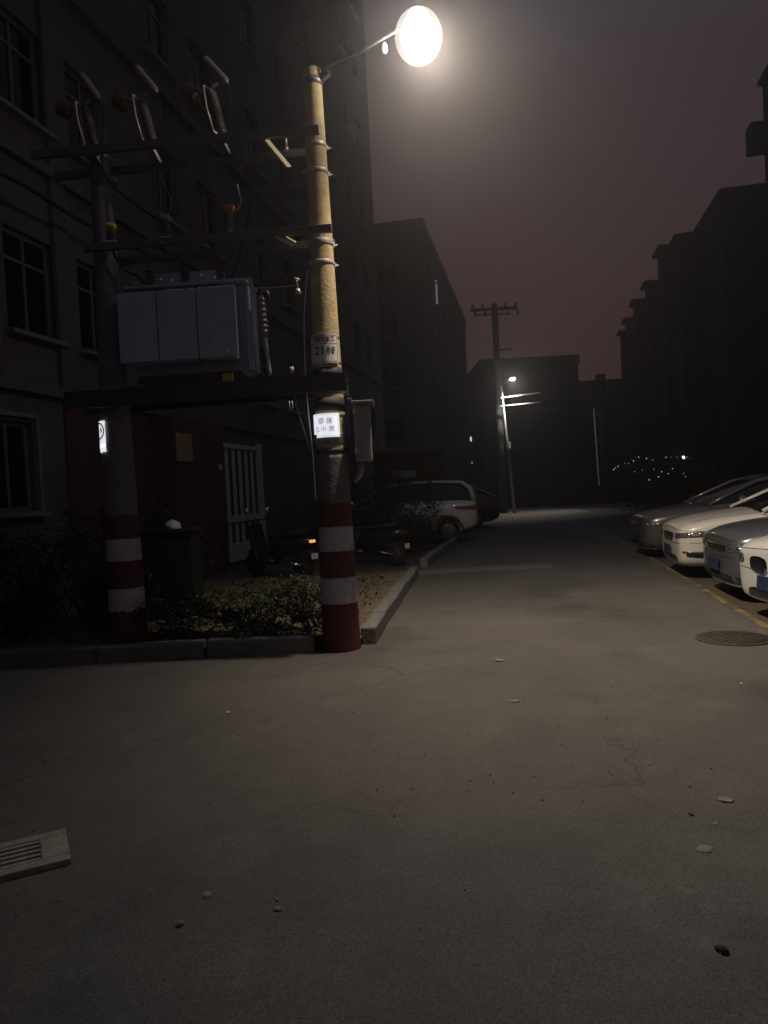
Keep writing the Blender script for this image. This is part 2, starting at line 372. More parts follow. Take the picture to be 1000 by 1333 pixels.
# ------------------------------------------------------------------ buildings
def facade_wall(mb, o, u, n, W, z0, z1, openings, depth=0.18, mi=0):
    """wall skin with real openings and reveals; u along, n outward"""
    o = Vector(o); u = Vector(u).normalized(); n = Vector(n).normalized()
    us = sorted({0.0, W, *[a for q in openings for a in (q[0], q[1])]}); zs = sorted({z0, z1, *[a for q in openings for a in (q[2], q[3])]})
    P = lambda a, z, d=0: o + u * a + Vector((0, 0, z)) - n * d
    for i in range(len(us) - 1):
        for j in range(len(zs) - 1):
            uc, zc = (us[i] + us[i + 1]) / 2, (zs[j] + zs[j + 1]) / 2
            if any(q[0] < uc < q[1] and q[2] < zc < q[3] for q in openings): continue
            mb.add([P(us[i], zs[j]), P(us[i + 1], zs[j]), P(us[i + 1], zs[j + 1]), P(us[i], zs[j + 1])], [(0, 1, 2, 3)], mi)
    for a, b, c, d in openings:
        for q in ((a, c, b, c), (b, c, b, d), (b, d, a, d), (a, d, a, c)):
            mb.add([P(q[0], q[1]), P(q[2], q[3]), P(q[2], q[3], depth), P(q[0], q[1], depth)], [(0, 1, 2, 3)], mi)
win_cache = {}
def window(parent, o, u, n, q, frame_mat, label=None, mull=2, depth=0.12, base=None):
    """frame with mullions (part) > pane (sub-part)"""
    w, h = q[1] - q[0], q[3] - q[2]; u = Vector(u).normalized()
    key = (round(w, 2), round(h, 2), frame_mat.name, mull)
    if key not in win_cache:
        m = MB(); t = 0.06
        m.box((w / 2, 0, t / 2), (w, .06, t)); m.box((w / 2, 0, h - t / 2), (w, .06, t))
        m.box((t / 2, 0, h / 2), (t, .06, h - 2 * t)); m.box((w - t / 2, 0, h / 2), (t, .06, h - 2 * t))
        for k in range(1, mull): m.box((w * k / mull, 0, h / 2), (0.05, .055, h - 2 * t))
        if h > 1.2: m.box((w / 2, 0.0, h * .72), (w - 2 * t, .045, .045))
        g = MB(); g.box((w / 2, 0.0, h / 2), (w - .08, .012, h - .08))
        s = MB(); s.box((w / 2, -0.12, -0.04), (w + .16, .30, .06))
        fo = m.build('window', frame_mat); go = g.build('pane', glass_dark); so = s.build('sill', frame_m)
        win_cache[key] = (fo.data, go.data, so.data)
        for x in (fo, go, so): bpy.data.objects.remove(x)
    fd, gd, sd = win_cache[key]
    P = Vector(o) + u * q[0] + Vector((0, 0, q[2])) - Vector(n).normalized() * depth
    fo = bpy.data.objects.new('window', fd); C.objects.link(fo); fo.parent = parent
    fo.location = P - parent.location; fo.rotation_euler = (0, 0, math.atan2(u.y, u.x))
    go = bpy.data.objects.new('pane', gd); C.objects.link(go); go.parent = fo
    so = bpy.data.objects.new('sill', sd); C.objects.link(so); so.parent = fo
    return fo
def building(name, label, p0, u, n, W, depth, H, wins, wall_m, frame=frame_m, end_wins=(), slab_z=(), roof_ov=0.35, group=None, z_base=0.0, cornice=True, mull=2):
    t = thing(name, label, 'building', (p0[0], p0[1], 0), group=group)
    u = Vector(u).normalized(); n = Vector(n).normalized(); o = Vector((p0[0], p0[1], 0)); L0 = o
    m = MB()
    facade_wall(m, o - L0, u, n, W, z_base, H, wins)
    facade_wall(m, o - n * depth - L0, n, -u, depth, z_base, H, end_wins)     # near end wall (towards the camera)
    a = o + u * W - L0; b = a - n * depth; c = o - n * depth - L0
    up = Vector((0, 0, H))
    m.add([a, b, b + up, a + up], [(0, 1, 2, 3)]); m.add([b, c, c + up, b + up], [(0, 1, 2, 3)])
    m.build('wall', wall_m, t)
    r = MB(); ang = math.atan2(u.y, u.x); M = Matrix.Rotation(ang, 3, 'Z')
    cc = (o + u * W / 2 - n * depth / 2) - L0
    r.box(cc + Vector((0, 0, H + .10)), (W + 2 * roof_ov, depth + 2 * roof_ov, .2), M)
    for sx_ in (-1, 1): r.box(cc + n * (sx_ * (depth / 2 + .05)) + Vector((0, 0, H + .45)), (W, .14, .5), M)
    for sx_ in (-1, 1): r.box(cc + u * (sx_ * (W / 2 - .07)) + Vector((0, 0, H + .452)), (.14, depth - .05, .5), M)
    r.build('roof', wall_m, t)
    for z in slab_z:
        k = MB(); k.box(cc + n * (depth / 2 + .06) + Vector((0, 0, z)), (W, .116, .16), M); k.build('string_course', wall_m, t)
    for q in wins: window(t, o, u, n, q, frame, mull=mull)
    for q in end_wins: window(t, o - n * depth, n, -u, q, frame, mull=mull)
    # dark rooms behind the windows: opaque inner wall
    k = MB(); k.box(cc + Vector((0, 0, H / 2)), (W - .8, depth - .8, H - .4), M); k.build('inner_rooms', stucco_c, t)
    return t
UD = Vector((0.205, 1, 0)).normalized(); NR = Vector((1, -0.205, 0)).normalized()   # facade facing the lane from the left
# left apartment house
pL = (-5.95, 3.4)
wins = []
for k, a in enumerate((0.8, 4.3, 6.28, 7.85, 10.3, 12.2, 15.2, 17.4, 20.4, 22.6, 25.6, 27.8)):
    w = 1.0 if k not in (1,) else 1.35
    for fl in range(1, 8):
        z = 3.80 + (fl - 1) * 2.9; wins.append((a, a + w, z, z + 1.35))
wins += [(5.8, 6.62, 1.45, 2.62), (2.0, 3.6, 1.1, 2.5)]
LB = building('apartment_building', 'tall grey rendered apartment block with red painted ground floor, behind the two striped poles', pL, UD, NR, 30.6, 9, 24.5, wins, stucco, frame=dim_steel, slab_z=(6.15, 9.05))
def lp(a, z, d=0.0):   # point on left facade, d metres in front
    return Vector((pL[0], pL[1], 0)) + UD * a + NR * d + Vector((0, 0, z))
ML = Matrix.Rotation(math.atan2(UD.y, UD.x), 3, 'Z')
def lpart(name, a0, a1, z0, z1, d0, d1, m, bev=0.0, obj=LB):
    k = MB(); k.box(lp((a0 + a1) / 2, (z0 + z1) / 2, (d0 + d1) / 2) - obj.location, (a1 - a0, d1 - d0, z1 - z0), ML); return k.build(name, m, obj, bevel=bev)
lpart('ground_floor_cladding', 7.3, 9.7, 0.0, 3.0, 0.003, 0.03, red_tile)
lpart('ground_floor_cladding', 0.0, 1.9, 0.0, 3.0, 0.003, 0.03, red_tile)
lpart('floor_band', 0.0, 24.0, 3.0, 3.14, 0.0, 0.12, stucco)
lpart('entrance_pillar', 9.75, 11.85, 0.0, 2.95, 0.003, 0.42, red_tile, .01)
lpart('pilaster', 7.25, 7.55, 3.15, 24.4, 0.003, 0.08, stucco, .01)
k = MB(); k.tube([lp(5.95, 3.2, .1) - LB.location, lp(5.95, 24.3, .1) - LB.location], .055, 8); k.build('drain_pipe', frame_m, LB)
# board, number plate
k = MB(); k.box(lp(10.05, 2.42, .46), (0.58, .03, .5), ML); o = k.build('notice_board', board_m, None, .005); tag(o, 'small ochre notice board hung on the red entrance pillar', 'notice board')
k = MB(); k.box(lp(11.6, 2.10, .44), (0.12, .02, .11), ML); o = k.build('door_bell', zinc, None, .004); tag(o, 'tiny pale bell plate on the red entrance pillar left of the gate', 'door bell')
# pale slatted gate
GT = thing('gate', 'pale slatted metal gate beside the red entrance pillar', 'gate', tuple(lp(12.1, 0, .12)), math.atan2(UD.y, UD.x))
for x, w in ((0.05, .10), (2.45, .20)):
    k = MB(); k.box((x, 0, 1.36), (w, .1, 2.72)); k.build('post', gate_m, GT, .008)
for z, h in ((0.30, .40), (1.02, .14), (2.60, .10)):
    k = MB(); k.box((1.22, 0.0, z), (2.24, .045, h)); k.build('rail', gate_m, GT, .005)
sl = MB(); sl.box((0, 0, 0), (.15, .028, 2.06)); s0 = sl.build('slat', gate_m, GT, .004)
for i in range(6):
    o = s0 if i == 0 else s0.copy()
    if i: C.objects.link(o)
    o.location = (0.28 + i * 0.36, 0.038 + (i % 2) * .004, 1.52)
# window frame of ground floor gets a pale surround
k = MB()
for q in ((5.72, 5.78, 1.40, 2.72), (6.64, 6.70, 1.40, 2.72)): k.box(lp((q[0] + q[1]) / 2, (q[2] + q[3]) / 2, .03) - LB.location, (q[1] - q[0], .05, q[3] - q[2]), ML)
k.box(lp(6.21, 2.70, .031) - LB.location, (.86, .05, .06), ML)
k.build('window_surround', frame_m, LB)

# middle apartment block
pM = at(548, 295, 42); pM = (pM.x, 42)
wins = [(a, a + 1.6, z, z + 1.5) for a in (1.6, 5.2, 8.8, 12.4, 16.0, 19.6, 23.2) for z in (1.1, 4.2, 7.2, 10.2, 13.2)]
MBd = building('apartment_building', 'dark five storey block with flat roof behind the white car on the left', pM, UD, NR, 27.0, 8, 15.9, wins, stucco_b,
               end_wins=[(1.2, 2.4, z, z + 1.3) for z in (4.2, 7.2, 10.2, 13.2)] + [(5.3, 6.5, z, z + 1.3) for z in (4.2, 7.2, 10.2, 13.2)], roof_ov=.15)
def mp(a, z, d=0.0): return Vector((pM[0], pM[1], 0)) + UD * a + NR * d + Vector((0, 0, z))
k = MB(); pt = mp(5.0, 14.2, .12) - MBd.location; k.tube([pt, pt + Vector((0, 0, -1.25))], .055, 8); k.tube([pt + Vector((0, 0, .15)), pt + Vector((0, 0, .25))], .06, 8)
k.build('tube_lamp', emitter('faint_tube_lamp', (0.8, 0.85, 0.85), 0.16), MBd)
for (px, py, Yv, nm, lb, e_) in ((622, 570, 46, 'wall_lamp', 'small bluish white lamp low on the dark middle block', 1.4), (620, 601, 46, 'wall_lamp', 'faint dot of a lamp under the bluish lamp on the dark middle block', .35)):
    p = mp(26.4, at(px, py, 68).z, .18); t = thing(nm, lb, 'lamp', tuple(p)); t.scale = (1.45,) * 3
    k = MB(); k.box((0, 0, -.06), (.18, .14, .26 if e_ > 1 else .1)); k.build('diffuser', emitter('lamp_%d' % py, (0.75, 0.82, 1.0), e_), t, .02)
    k = MB(); k.box((0, 0, .12 if e_ > 1 else .03), (.22, .2, .06)); k.build('housing', dark_steel, t, .01)

# far building closing the lane
pF = at(625, 475, 60)
far_w = [(a, a + 1.3, z, z + 1.4) for a in (1, 4, 7, 10) for z in (4.2, 7.3)]
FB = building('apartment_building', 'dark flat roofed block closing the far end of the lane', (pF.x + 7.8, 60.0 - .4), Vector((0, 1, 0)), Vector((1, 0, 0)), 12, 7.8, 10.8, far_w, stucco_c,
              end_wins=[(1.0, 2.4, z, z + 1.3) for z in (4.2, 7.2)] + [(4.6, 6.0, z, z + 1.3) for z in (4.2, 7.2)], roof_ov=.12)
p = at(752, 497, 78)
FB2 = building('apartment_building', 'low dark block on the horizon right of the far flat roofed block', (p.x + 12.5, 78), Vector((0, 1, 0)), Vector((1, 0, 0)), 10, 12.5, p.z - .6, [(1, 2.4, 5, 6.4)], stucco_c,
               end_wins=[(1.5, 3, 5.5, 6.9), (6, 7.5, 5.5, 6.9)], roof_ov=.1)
# right row: facade faces the lane from the right; near end walls face the camera
NRR = -NR
pR = (18.38, 38.9)
def rbuilding(label, p0, W, H, wins, bays, depth=11, ends=()):
    t = thing('apartment_building', label, 'building', (p0[0], p0[1], 0)); o = Vector((0, 0, 0)); m = MB()
    facade_wall(m, o, UD, NRR, W, 0, H, wins)
    facade_wall(m, o, NR, -UD, depth, 0, H, ends)
    a = o + UD * W; b = a + NR * depth; c = o + NR * depth; up = Vector((0, 0, H))
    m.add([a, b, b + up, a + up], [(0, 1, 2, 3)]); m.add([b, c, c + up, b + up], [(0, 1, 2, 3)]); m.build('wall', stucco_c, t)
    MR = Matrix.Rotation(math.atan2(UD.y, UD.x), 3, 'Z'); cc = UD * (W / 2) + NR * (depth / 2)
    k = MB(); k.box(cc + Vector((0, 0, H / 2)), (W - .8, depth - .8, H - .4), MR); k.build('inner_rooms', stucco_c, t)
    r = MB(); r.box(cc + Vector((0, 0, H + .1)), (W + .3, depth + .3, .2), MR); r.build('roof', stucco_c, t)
    O = Vector((p0[0], p0[1], 0))
    for q in wins: window(t, O, UD, NRR, q, dark_steel)
    for q in ends: window(t, O, NR, -UD, q, dark_steel)
    for (s, w, d, zt, kind) in bays:
        if kind == 'bay':       # stair or kitchen bay running the full height with a small eave
            b_ = MB(); b_.box(UD * (s + w / 2) - NR * (d / 2) + Vector((0, 0, zt / 2)), (w, d, zt), MR); bo = b_.build('bay', stucco_c, t)
            e_ = MB(); e_.box(UD * (s + w / 2) - NR * (d / 2 + .05) + Vector((0, 0, zt + .1)), (w + .5, d + .5, .2), MR); e_.build('eave', stucco_c, bo)
        else:                   # balcony slab with parapet
            b_ = MB(); b_.box(UD * (s + w / 2) - NR * (d / 2) + Vector((0, 0, zt)), (w, d, .16), MR)
            b_.box(UD * (s + w / 2) - NR * (d - .05) + Vector((0, 0, zt + .55)), (w, .1, .94), MR)
            b_.box(UD * (s + .05) - NR * (d / 2) + Vector((0, 0, zt + .55)), (.1, d - .12, .94), MR)
            b_.build('balcony', stucco_c, t)
    return t
rw = [(a, a + 1.6, z, z + 1.4) for a in (2, 7.5, 13, 18.5, 24, 29.5) for z in (1.2, 4.2, 7.2, 10.2, 13.2)]
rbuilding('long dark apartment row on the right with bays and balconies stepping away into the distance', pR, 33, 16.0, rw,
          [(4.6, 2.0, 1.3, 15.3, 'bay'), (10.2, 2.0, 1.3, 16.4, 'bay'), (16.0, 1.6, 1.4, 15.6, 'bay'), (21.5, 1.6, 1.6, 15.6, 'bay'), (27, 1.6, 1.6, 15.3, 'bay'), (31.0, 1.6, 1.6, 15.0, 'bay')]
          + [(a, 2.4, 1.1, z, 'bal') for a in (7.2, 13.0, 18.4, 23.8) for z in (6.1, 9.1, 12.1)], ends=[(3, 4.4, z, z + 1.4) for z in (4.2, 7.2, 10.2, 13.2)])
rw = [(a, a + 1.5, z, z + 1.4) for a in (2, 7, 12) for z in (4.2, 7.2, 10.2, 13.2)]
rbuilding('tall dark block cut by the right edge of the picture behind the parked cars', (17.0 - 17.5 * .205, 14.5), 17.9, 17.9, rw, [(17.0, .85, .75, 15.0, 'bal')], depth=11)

# brown brick outbuilding with pale awning behind the meter box
OB = thing('outbuilding', 'low brown brick outbuilding under a pale awning, seen just right of the meter box', 'building', (0.3, 25.5, 0))
rows_w, bh = 2.0, 0.12
k = MB(); k.box((0.55, 1.0, 1.35), (2.3, 2.0, 2.7)); k.build('wall', mat('mortar', (.09, .08, .07), .9), OB)
bm0 = MB(); bm0.box((0, 0, 0), (.44, .05, .19)); b0 = bm0.build('brick', brick_m, OB, .006)
rnd = random.Random(3); first = True
for r_ in range(11):
    for c_ in range(5):
        o = b0 if first else b0.copy()
        if not first: C.objects.link(o)
        first = False
        o.location = (-.35 + (c_ + (.25 if r_ % 2 else 0)) * .46 + .02, -.013 + rnd.uniform(-.006, .006), .8 + r_ * .205 - .5)
k = MB(); k.box((0.55, 0.95, 2.80), (2.7, 2.5, .16)); k.build('roof', conc_g, OB, .02)
k = MB(); k.bar((.45, -.1, 2.1), (.45, -.75, 1.85), 0.8, .03); k.build('awning', mat('pale_canvas', (.5, .46, .36), .8), OB)

# boundary wall and hedge mass at the end of the lane
bw = MB(); bw.box((9.3, 45.0, 0.9), (12.5, .24, 1.8)); bw.box((9.3, 45.0, 1.84), (12.7, .34, .08), None)
o = bw.build('boundary_wall', stucco_c); tag(o, 'low dark boundary wall across the far end of the lane', 'wall')

# ------------------------------------------------------------------ the two striped poles
def pole_radius(z): return 0.180 - 0.0180 * z
def striped_pole(x, y, top, label, bands, shaft_m=None):
    t = thing('concrete_pole', label, 'utility pole', (x, y, 0)); k = MB(); N = 40
    k.lathe((0, 0, -.2), (0, 0, top), [(i / N, pole_radius(-.2 + (top + .2) * i / N)) for i in range(N + 1)], 36); k.build('shaft', shaft_m or concrete, t)
    k = MB(); k.lathe((0, 0, top), (0, 0, top + .03), [(0, pole_radius(top) * .98), (1, pole_radius(top) * .6)], 24); k.build('cap', dark_steel, t)
    for z0, z1, m in bands:
        k = MB(); rnd_ = random.Random(int(z0 * 100)); n = 40; vs = []
        for j, z in enumerate((z0, z0 + .03, (z0 + z1) / 2, z1 - .03, z1)):
            for i in range(n):
                an = 2 * PI * i / n; zz = z + (0.006 * noise.noise(Vector((math.cos(an) * 3, math.sin(an) * 3, z0 * 9))) if j in (0, 4) else 0)
                r_ = pole_radius(zz) + .003; vs.append((r_ * math.cos(an), r_ * math.sin(an), zz))
        k.add(vs, [(j * n + i, j * n + (i + 1) % n, (j + 1) * n + (i + 1) % n, (j + 1) * n + i) for j in range(4) for i in range(n)], 0, True)
        k.build('paint_band', m, t)
    return t
def band_z(py, x, px, Yv): return at(px, py, Yv).z
PAx, PAy = -0.465, 7.02
PBx, PBy = -2.57, 7.25
zA = lambda py, px=440: at(px, py, PAy - .17).z
zB = lambda py, px=160: at(px, py, PBy - .17).z
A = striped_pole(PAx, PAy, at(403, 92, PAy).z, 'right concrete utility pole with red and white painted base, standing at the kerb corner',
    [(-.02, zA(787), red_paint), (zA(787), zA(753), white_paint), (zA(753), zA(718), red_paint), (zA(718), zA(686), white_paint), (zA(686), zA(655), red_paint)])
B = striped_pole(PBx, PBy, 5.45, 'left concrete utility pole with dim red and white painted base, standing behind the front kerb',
    [(-.02, zB(797), red_paint), (zB(797), zB(767), white_paint), (zB(767), zB(731), red_paint), (zB(731), zB(702), white_paint), (zB(702), zB(671), red_paint)], mat('shaded_pole_concrete', (0.20, 0.20, 0.205), .9, var=.3, vs=8, bump=.25, bs=40))  # greyer concrete puts the shade on this pole into its colour
def collar(parent, z, h, m, ears=True, ang=0.5, ex=.006):
    k = MB(); r_ = pole_radius(z) + ex; k.lathe((0, 0, z - h / 2), (0, 0, z + h / 2), [(0, r_ - .001), (.05, r_), (.95, r_), (1, r_ - .001)], 32)
    if ears:
        for s in (0, PI):
            c_ = Vector((math.cos(ang + s), math.sin(ang + s), 0)); k.bar(c_ * r_ + Vector((0, 0, z - h / 2)), c_ * r_ + Vector((0, 0, z + h / 2)), .05, .03, 0, up=c_); k.tube([c_ * (r_ + .01) + Vector((-.04, 0, z)), c_ * (r_ + .01) + Vector((.04, 0, z))], .008, 6)
    return k.build('clamp_band', m, parent)
for py, h in ((184, .035), (219, .035), (313, .05), (340, .035), (507, .06), (572, .09)): collar(A, at(415, py, PAy - .1).z, h, band_steel if py < 500 else steel)
for py, h in ((200, .035), (320, .05), (510, .06)): collar(B, at(135, py, PBy - .1).z, h, steel)
k = MB(); za_, zb2 = zA(655), zA(590); k.lathe((0, 0, za_), (0, 0, zb2), [(i / 10, pole_radius(za_ + (zb2 - za_) * i / 10) + .0022) for i in range(11)], 36); k.build('grey_band', mat('grey_band_concrete', (.17, .165, .16), .9, var=.4, vs=9, bump=.3, bs=40, fine=.15), A)  # greyer, darker band on the shaft above the painted stripes
for py, h, m in ((483, .10, black), (524, .12, black), (586, .05, black)):   # dark wrapping
    k = MB(); z = zA(py); r_ = pole_radius(z) + .005; k.lathe((0, 0, z - h / 2), (0, 0, z + h / 2), [(0, r_), (1, r_ - .0015)], 32); k.build('dark_wrap', m, A)

# ------------------------------------------------------------------ signs wrapped on the poles
def wrap_sign(name, label, px, py_c, x, y, z0, z1, a0, a1, face, backm, texts, ex=.012, lines=True, extra=None):
    """curved plate on the pole; angles in degrees, -90 faces the camera"""
    zc = (z0 + z1) / 2; rr = pole_radius(zc) + ex
    t = thing(name, label, 'sign', (x, y, zc)); n = 28
    P = lambda an, z, r: (r * math.cos(R(an)), r * math.sin(R(an)), z)
    k = MB(); vs = []
    for j, z in enumerate((z0 - zc, z1 - zc)):
        for i in range(n + 1):
            an = a0 + (a1 - a0) * i / n; vs.append(P(an, z, rr + .004)); vs.append(P(an, z, rr))
    st = 2 * (n + 1); fs = []
    for i in range(n):
        a = 2 * i; fs += [(a, a + 2, st + a + 2, st + a), (a + 1, st + a + 1, st + a + 3, a + 3), (a, a + 1, a + 3, a + 2), (st + a, st + a + 2, st + a + 3, st + a + 1)]
    fs += [(0, st, st + 1, 1), (st - 2, st - 1, 2 * st - 1, 2 * st - 2)]
    k.add(vs, fs, 0, False); k.build('plate', face, t)
    W = rr * R(a1 - a0)
    def bend(vv, off): return [P((a0 + a1) / 2 + math.degrees(v[0] / rr), v[1], rr + .004 + off) for v in vv]
    if lines:
        k = MB()
        for z, th in lines:
            seg = 24; w = W / 2 - .012
            va = [(-w + 2 * w * i / seg, z + th / 2 * s) for i in range(seg + 1) for s in (-1, 1)]
            k.add(bend(va, .0012), [(2 * i, 2 * i + 2, 2 * i + 3, 2 * i + 1) for i in range(seg)])
        for s in (-1, 1):
            zt = [z for z, _ in lines]; w = W / 2 - .012
            k.add(bend([(s * w - .002, min(zt)), (s * w + .002, min(zt)), (s * w + .002, max(zt)), (s * w - .002, max(zt))], .0012), [(0, 1, 2, 3)])
        k.build('border', backm, t)
    for body, size, cx, cz, m, sxx in texts:
        vv, ff = textmesh(body, size, bold=.001 * size / .05); k = MB(); k.add(bend([(v.x * sxx + cx, v.y + cz) for v in vv], .0016), ff); k.build('lettering', m, t)
    if extra: extra(t, bend, W)
    for z in (z0 + .015 - zc, z1 - .015 - zc):
        k = MB(); r2 = pole_radius(z + zc) + .004; k.lathe((0, 0, z - .008), (0, 0, z + .008), [(0, r2), (1, r2)], 28); k.build('strap', steel, t)
    return t
z0, z1 = zA(471), zA(433); h = z1 - z0
wrap_sign('number_sign', 'white number plate reading 10kV and 21 wrapped around the right pole', 427, 452, PAx, PAy, z0, z1, -170, -38, sign_white, ink_m,
    [('10kV', h * .29, -.032, h * .325, ink_m, .80), ('金工', h * .20, .078, h * .325, red_ink, .9), ('21', h * .40, -.02, -.02, ink_m, .95), ('号杆', h * .27, .083, -.02, ink_m, .62)],
    lines=[(h / 2 - .012, .004), (h * .17, .004), (-h / 2 + .014, .004)])
z0, z1 = zA(568), zA(537); h = z1 - z0
wrap_sign('place_sign', 'white place sign, its reflected light built in as glow, with two rows of characters on the right pole', 427, 552, PAx, PAy, z0, z1, -166, -54, sign_glow, ink_glow,
    [('顺 佳', h * .28, .015, h * .17, ink_glow, 1.0), ('北 小 里', h * .25, .0, -h * .17, ink_glow, 1.05)], lines=[(h / 2 - .010, .003), (-h / 2 + .012, .003)])
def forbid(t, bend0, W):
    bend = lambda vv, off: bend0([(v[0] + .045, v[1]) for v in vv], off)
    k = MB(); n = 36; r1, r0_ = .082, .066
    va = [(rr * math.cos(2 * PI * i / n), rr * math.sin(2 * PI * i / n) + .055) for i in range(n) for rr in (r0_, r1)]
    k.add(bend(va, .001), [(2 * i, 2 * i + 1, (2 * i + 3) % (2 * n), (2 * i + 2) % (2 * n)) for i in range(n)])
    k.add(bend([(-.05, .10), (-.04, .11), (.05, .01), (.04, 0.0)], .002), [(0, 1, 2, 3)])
    k.build('ring_symbol', ink_glow2, t)
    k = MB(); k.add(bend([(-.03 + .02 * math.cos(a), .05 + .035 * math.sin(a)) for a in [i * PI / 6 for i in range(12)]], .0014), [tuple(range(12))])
    k.add(bend([(.035 + .014 * math.cos(a), .06 + .03 * math.sin(a)) for a in [i * PI / 6 for i in range(12)]], .0014), [tuple(range(12))]); k.build('hand_symbol', ink_glow2, t)
    k = MB(); k.add(bend([(-.09, -.125), (.095, -.125), (.095, -.060), (-.09, -.060)], .001), [(0, 1, 2, 3)]); k.build('caption_box', ink_glow2, t)
    vv, ff = textmesh('禁止攀登', .045); k = MB(); k.add(bend([(v.x, v.y - .092) for v in vv], .002), ff); k.build('lettering', sign_glow, t)
z0, z1 = zB(588, 135), zB(547, 135)
wrap_sign('warning_sign', 'white warning sign, its reflected light built in as glow, with a ring symbol on the side of the left pole', 135, 567, PBx, PBy, z0, z1, -212, -112, sign_glow, ink_glow2, [], lines=False, extra=forbid)

# ------------------------------------------------------------------ cross arms between the poles
def cross_arm(label, pts, w, h, m=steel, name='cross_arm', cat='cross arm', extra=None):
    t = thing(name, label, cat, tuple(Vector(pts[0])))
    k = MB()
    for a, b in zip(pts[:-1], pts[1:]): k.bar(Vector(a) - t.location, Vector(b) - t.location, w, h)
    k.build('beam', m, t, .004)
    return t
def P3(px, py, Y): return at(px, py, Y)
dim_steel = mat('weathered_steel', (0.16, 0.165, 0.17), 0.6, 0.3, var=0.4, vs=14)
for dy, lb in ((-.24, 'front upper steel cross arm below the fuse cutouts'), (.24, 'rear upper steel cross arm below the fuse cutouts')):
    p, q = P3(60, 214, 7.2), P3(388, 178, 7.1); z = 4.78
    cross_arm(lb, [(PBx - .55, PBy + dy, z + .0), (PAx + .05, PAy + dy * .9, z)], .05, .075, dim_steel)
for dy, lb in ((-.22, 'front middle steel cross arm under the coloured insulators'), (.22, 'rear middle steel cross arm under the coloured insulators')):
    cross_arm(lb, [(PBx - .12, PBy + dy, 3.90), (PAx + .12, PAy + dy * .9, 3.90)], .05, .07, dim_steel)
k_ = cross_arm('pair of thin steel rails fixed left of the right pole below the fuses', [P3(322, 252, 7.15), P3(396, 244, 7.0)], .03, .035, dim_steel)
m = MB(); m.bar(P3(322, 262, 7.15) - k_.location, P3(396, 256, 7.0) - k_.location, .03, .03); m.bar(P3(325, 232, 7.14) - k_.location, P3(328, 305, 7.14) - k_.location, .02, .02); m.build('beam', dim_steel, k_)
# angled end plates; the lamp's yellow light is put into their colour
for (a, b, Y0, Y1, w, lb) in (((341, 176), (376, 218), 6.90, 6.88, .07, 'long pale yellow lit steel strap slanting beside the top of the right pole'), ((361, 306), (383, 318), 6.88, 6.87, .09, 'short pale yellow lit steel strap beside the right pole')):
    pa, pb = P3(*a, Y0), P3(*b, Y1); k = MB(); k.bar(pa - pa, pb - pa, .02, w, 0, up=Vector((.75, -.62, .2)).cross((pb - pa).normalized())); o = k.build('tie_strap', mat('lamplit_zinc', (.85, .74, .42), .5, .1, var=.2, vs=20), None, .003, loc=pa); tag(o, lb, 'strap')
k = MB(); pa = P3(372, 178, 6.95); k.tube([(0, 0, 0), (.0, .0, -.10)], .012, 8); k.lathe((0, 0, -.10), (0, 0, -.13), [(0, .02), (1, .02)], 6); o = k.build('bolt', zinc, None, loc=pa); tag(o, 'small bright bolt hanging near the top of the right pole', 'bolt')

# fuse cutouts
def ribbed(mb, a, b, r, rib, n, mi=0):
    prof = [(0, r * .8)]
    for i in range(n):
        t = .04 + .92 * i / n; d = .92 / n
        prof += [(t, r), (t + d * .35, r), (t + d * .5, rib), (t + d * .6, rib), (t + d * .75, r)]
    prof.append((1, r * .8)); mb.lathe(a, b, prof, 14, mi)
def fuse(cx, cy, Yv, label):
    """cx,cy pixel of the brown head; the geometry is the same real-size fuse each time"""
    o = P3(cx, cy, Yv); t = thing('fuse_cutout', label, 'fuse cutout', tuple(o), group='drop-out fuses on the upper cross arm')
    s = .0073
    v = lambda dx, dy, d=0: Vector((dx * s, d, -dy * s))
    k = MB(); k.lathe(v(-9, -4, -.02), v(9, 5, .02), [(0, .045), (.15, .075), (.45, .082), (.5, .06), (.56, .082), (.85, .075), (1, .04)], 18); k.build('porcelain_head', porcelain, t)
    k = MB(); ribbed(k, v(17, -52, .12), v(50, -2, -.12), .028, .042, 13); k.build('upper_insulator', rubber, t)
    k = MB(); ribbed(k, v(27, 0, -.02), v(42, 66, -.05), .030, .048, 15); k.build('lower_insulator', rubber, t)
    k = MB(); k.tube([v(21, 2, -.14), v(24, 30, -.15), v(31, 60, -.15)], .009, 8); k.build('fuse_tube', zinc, t)
    k = MB(); k.bar(v(9, 0), v(30, -2, -.02), .03, .025); k.bar(v(28, -4, -.03), v(36, -10, 0), .03, .03); k.bar(v(40, 66, -.05), v(46, 80, 0), .03, .03); k.bar(v(21, 2, -.14), v(28, 0, -.03), .015, .02); k.bar(v(31, 60, -.15), v(40, 64, -.05), .015, .02); k.build('bracket', steel, t)
    k = MB(); k.tube([v(50, -2, -.12), v(54, 12, -.1), v(52, 28, -.08), v(44, 76, -.02)], .006, 6); k.build('lead', black, t)
    return t
fuse(85, 142, 7.15, 'leftmost of three drop-out fuses, dim brown head above the left pole')
fuse(158, 133, 7.12, 'middle of three drop-out fuses between the poles')
fuse(248, 121, 7.10, 'rightmost drop-out fuse, its brown head and ribs lit brightest')
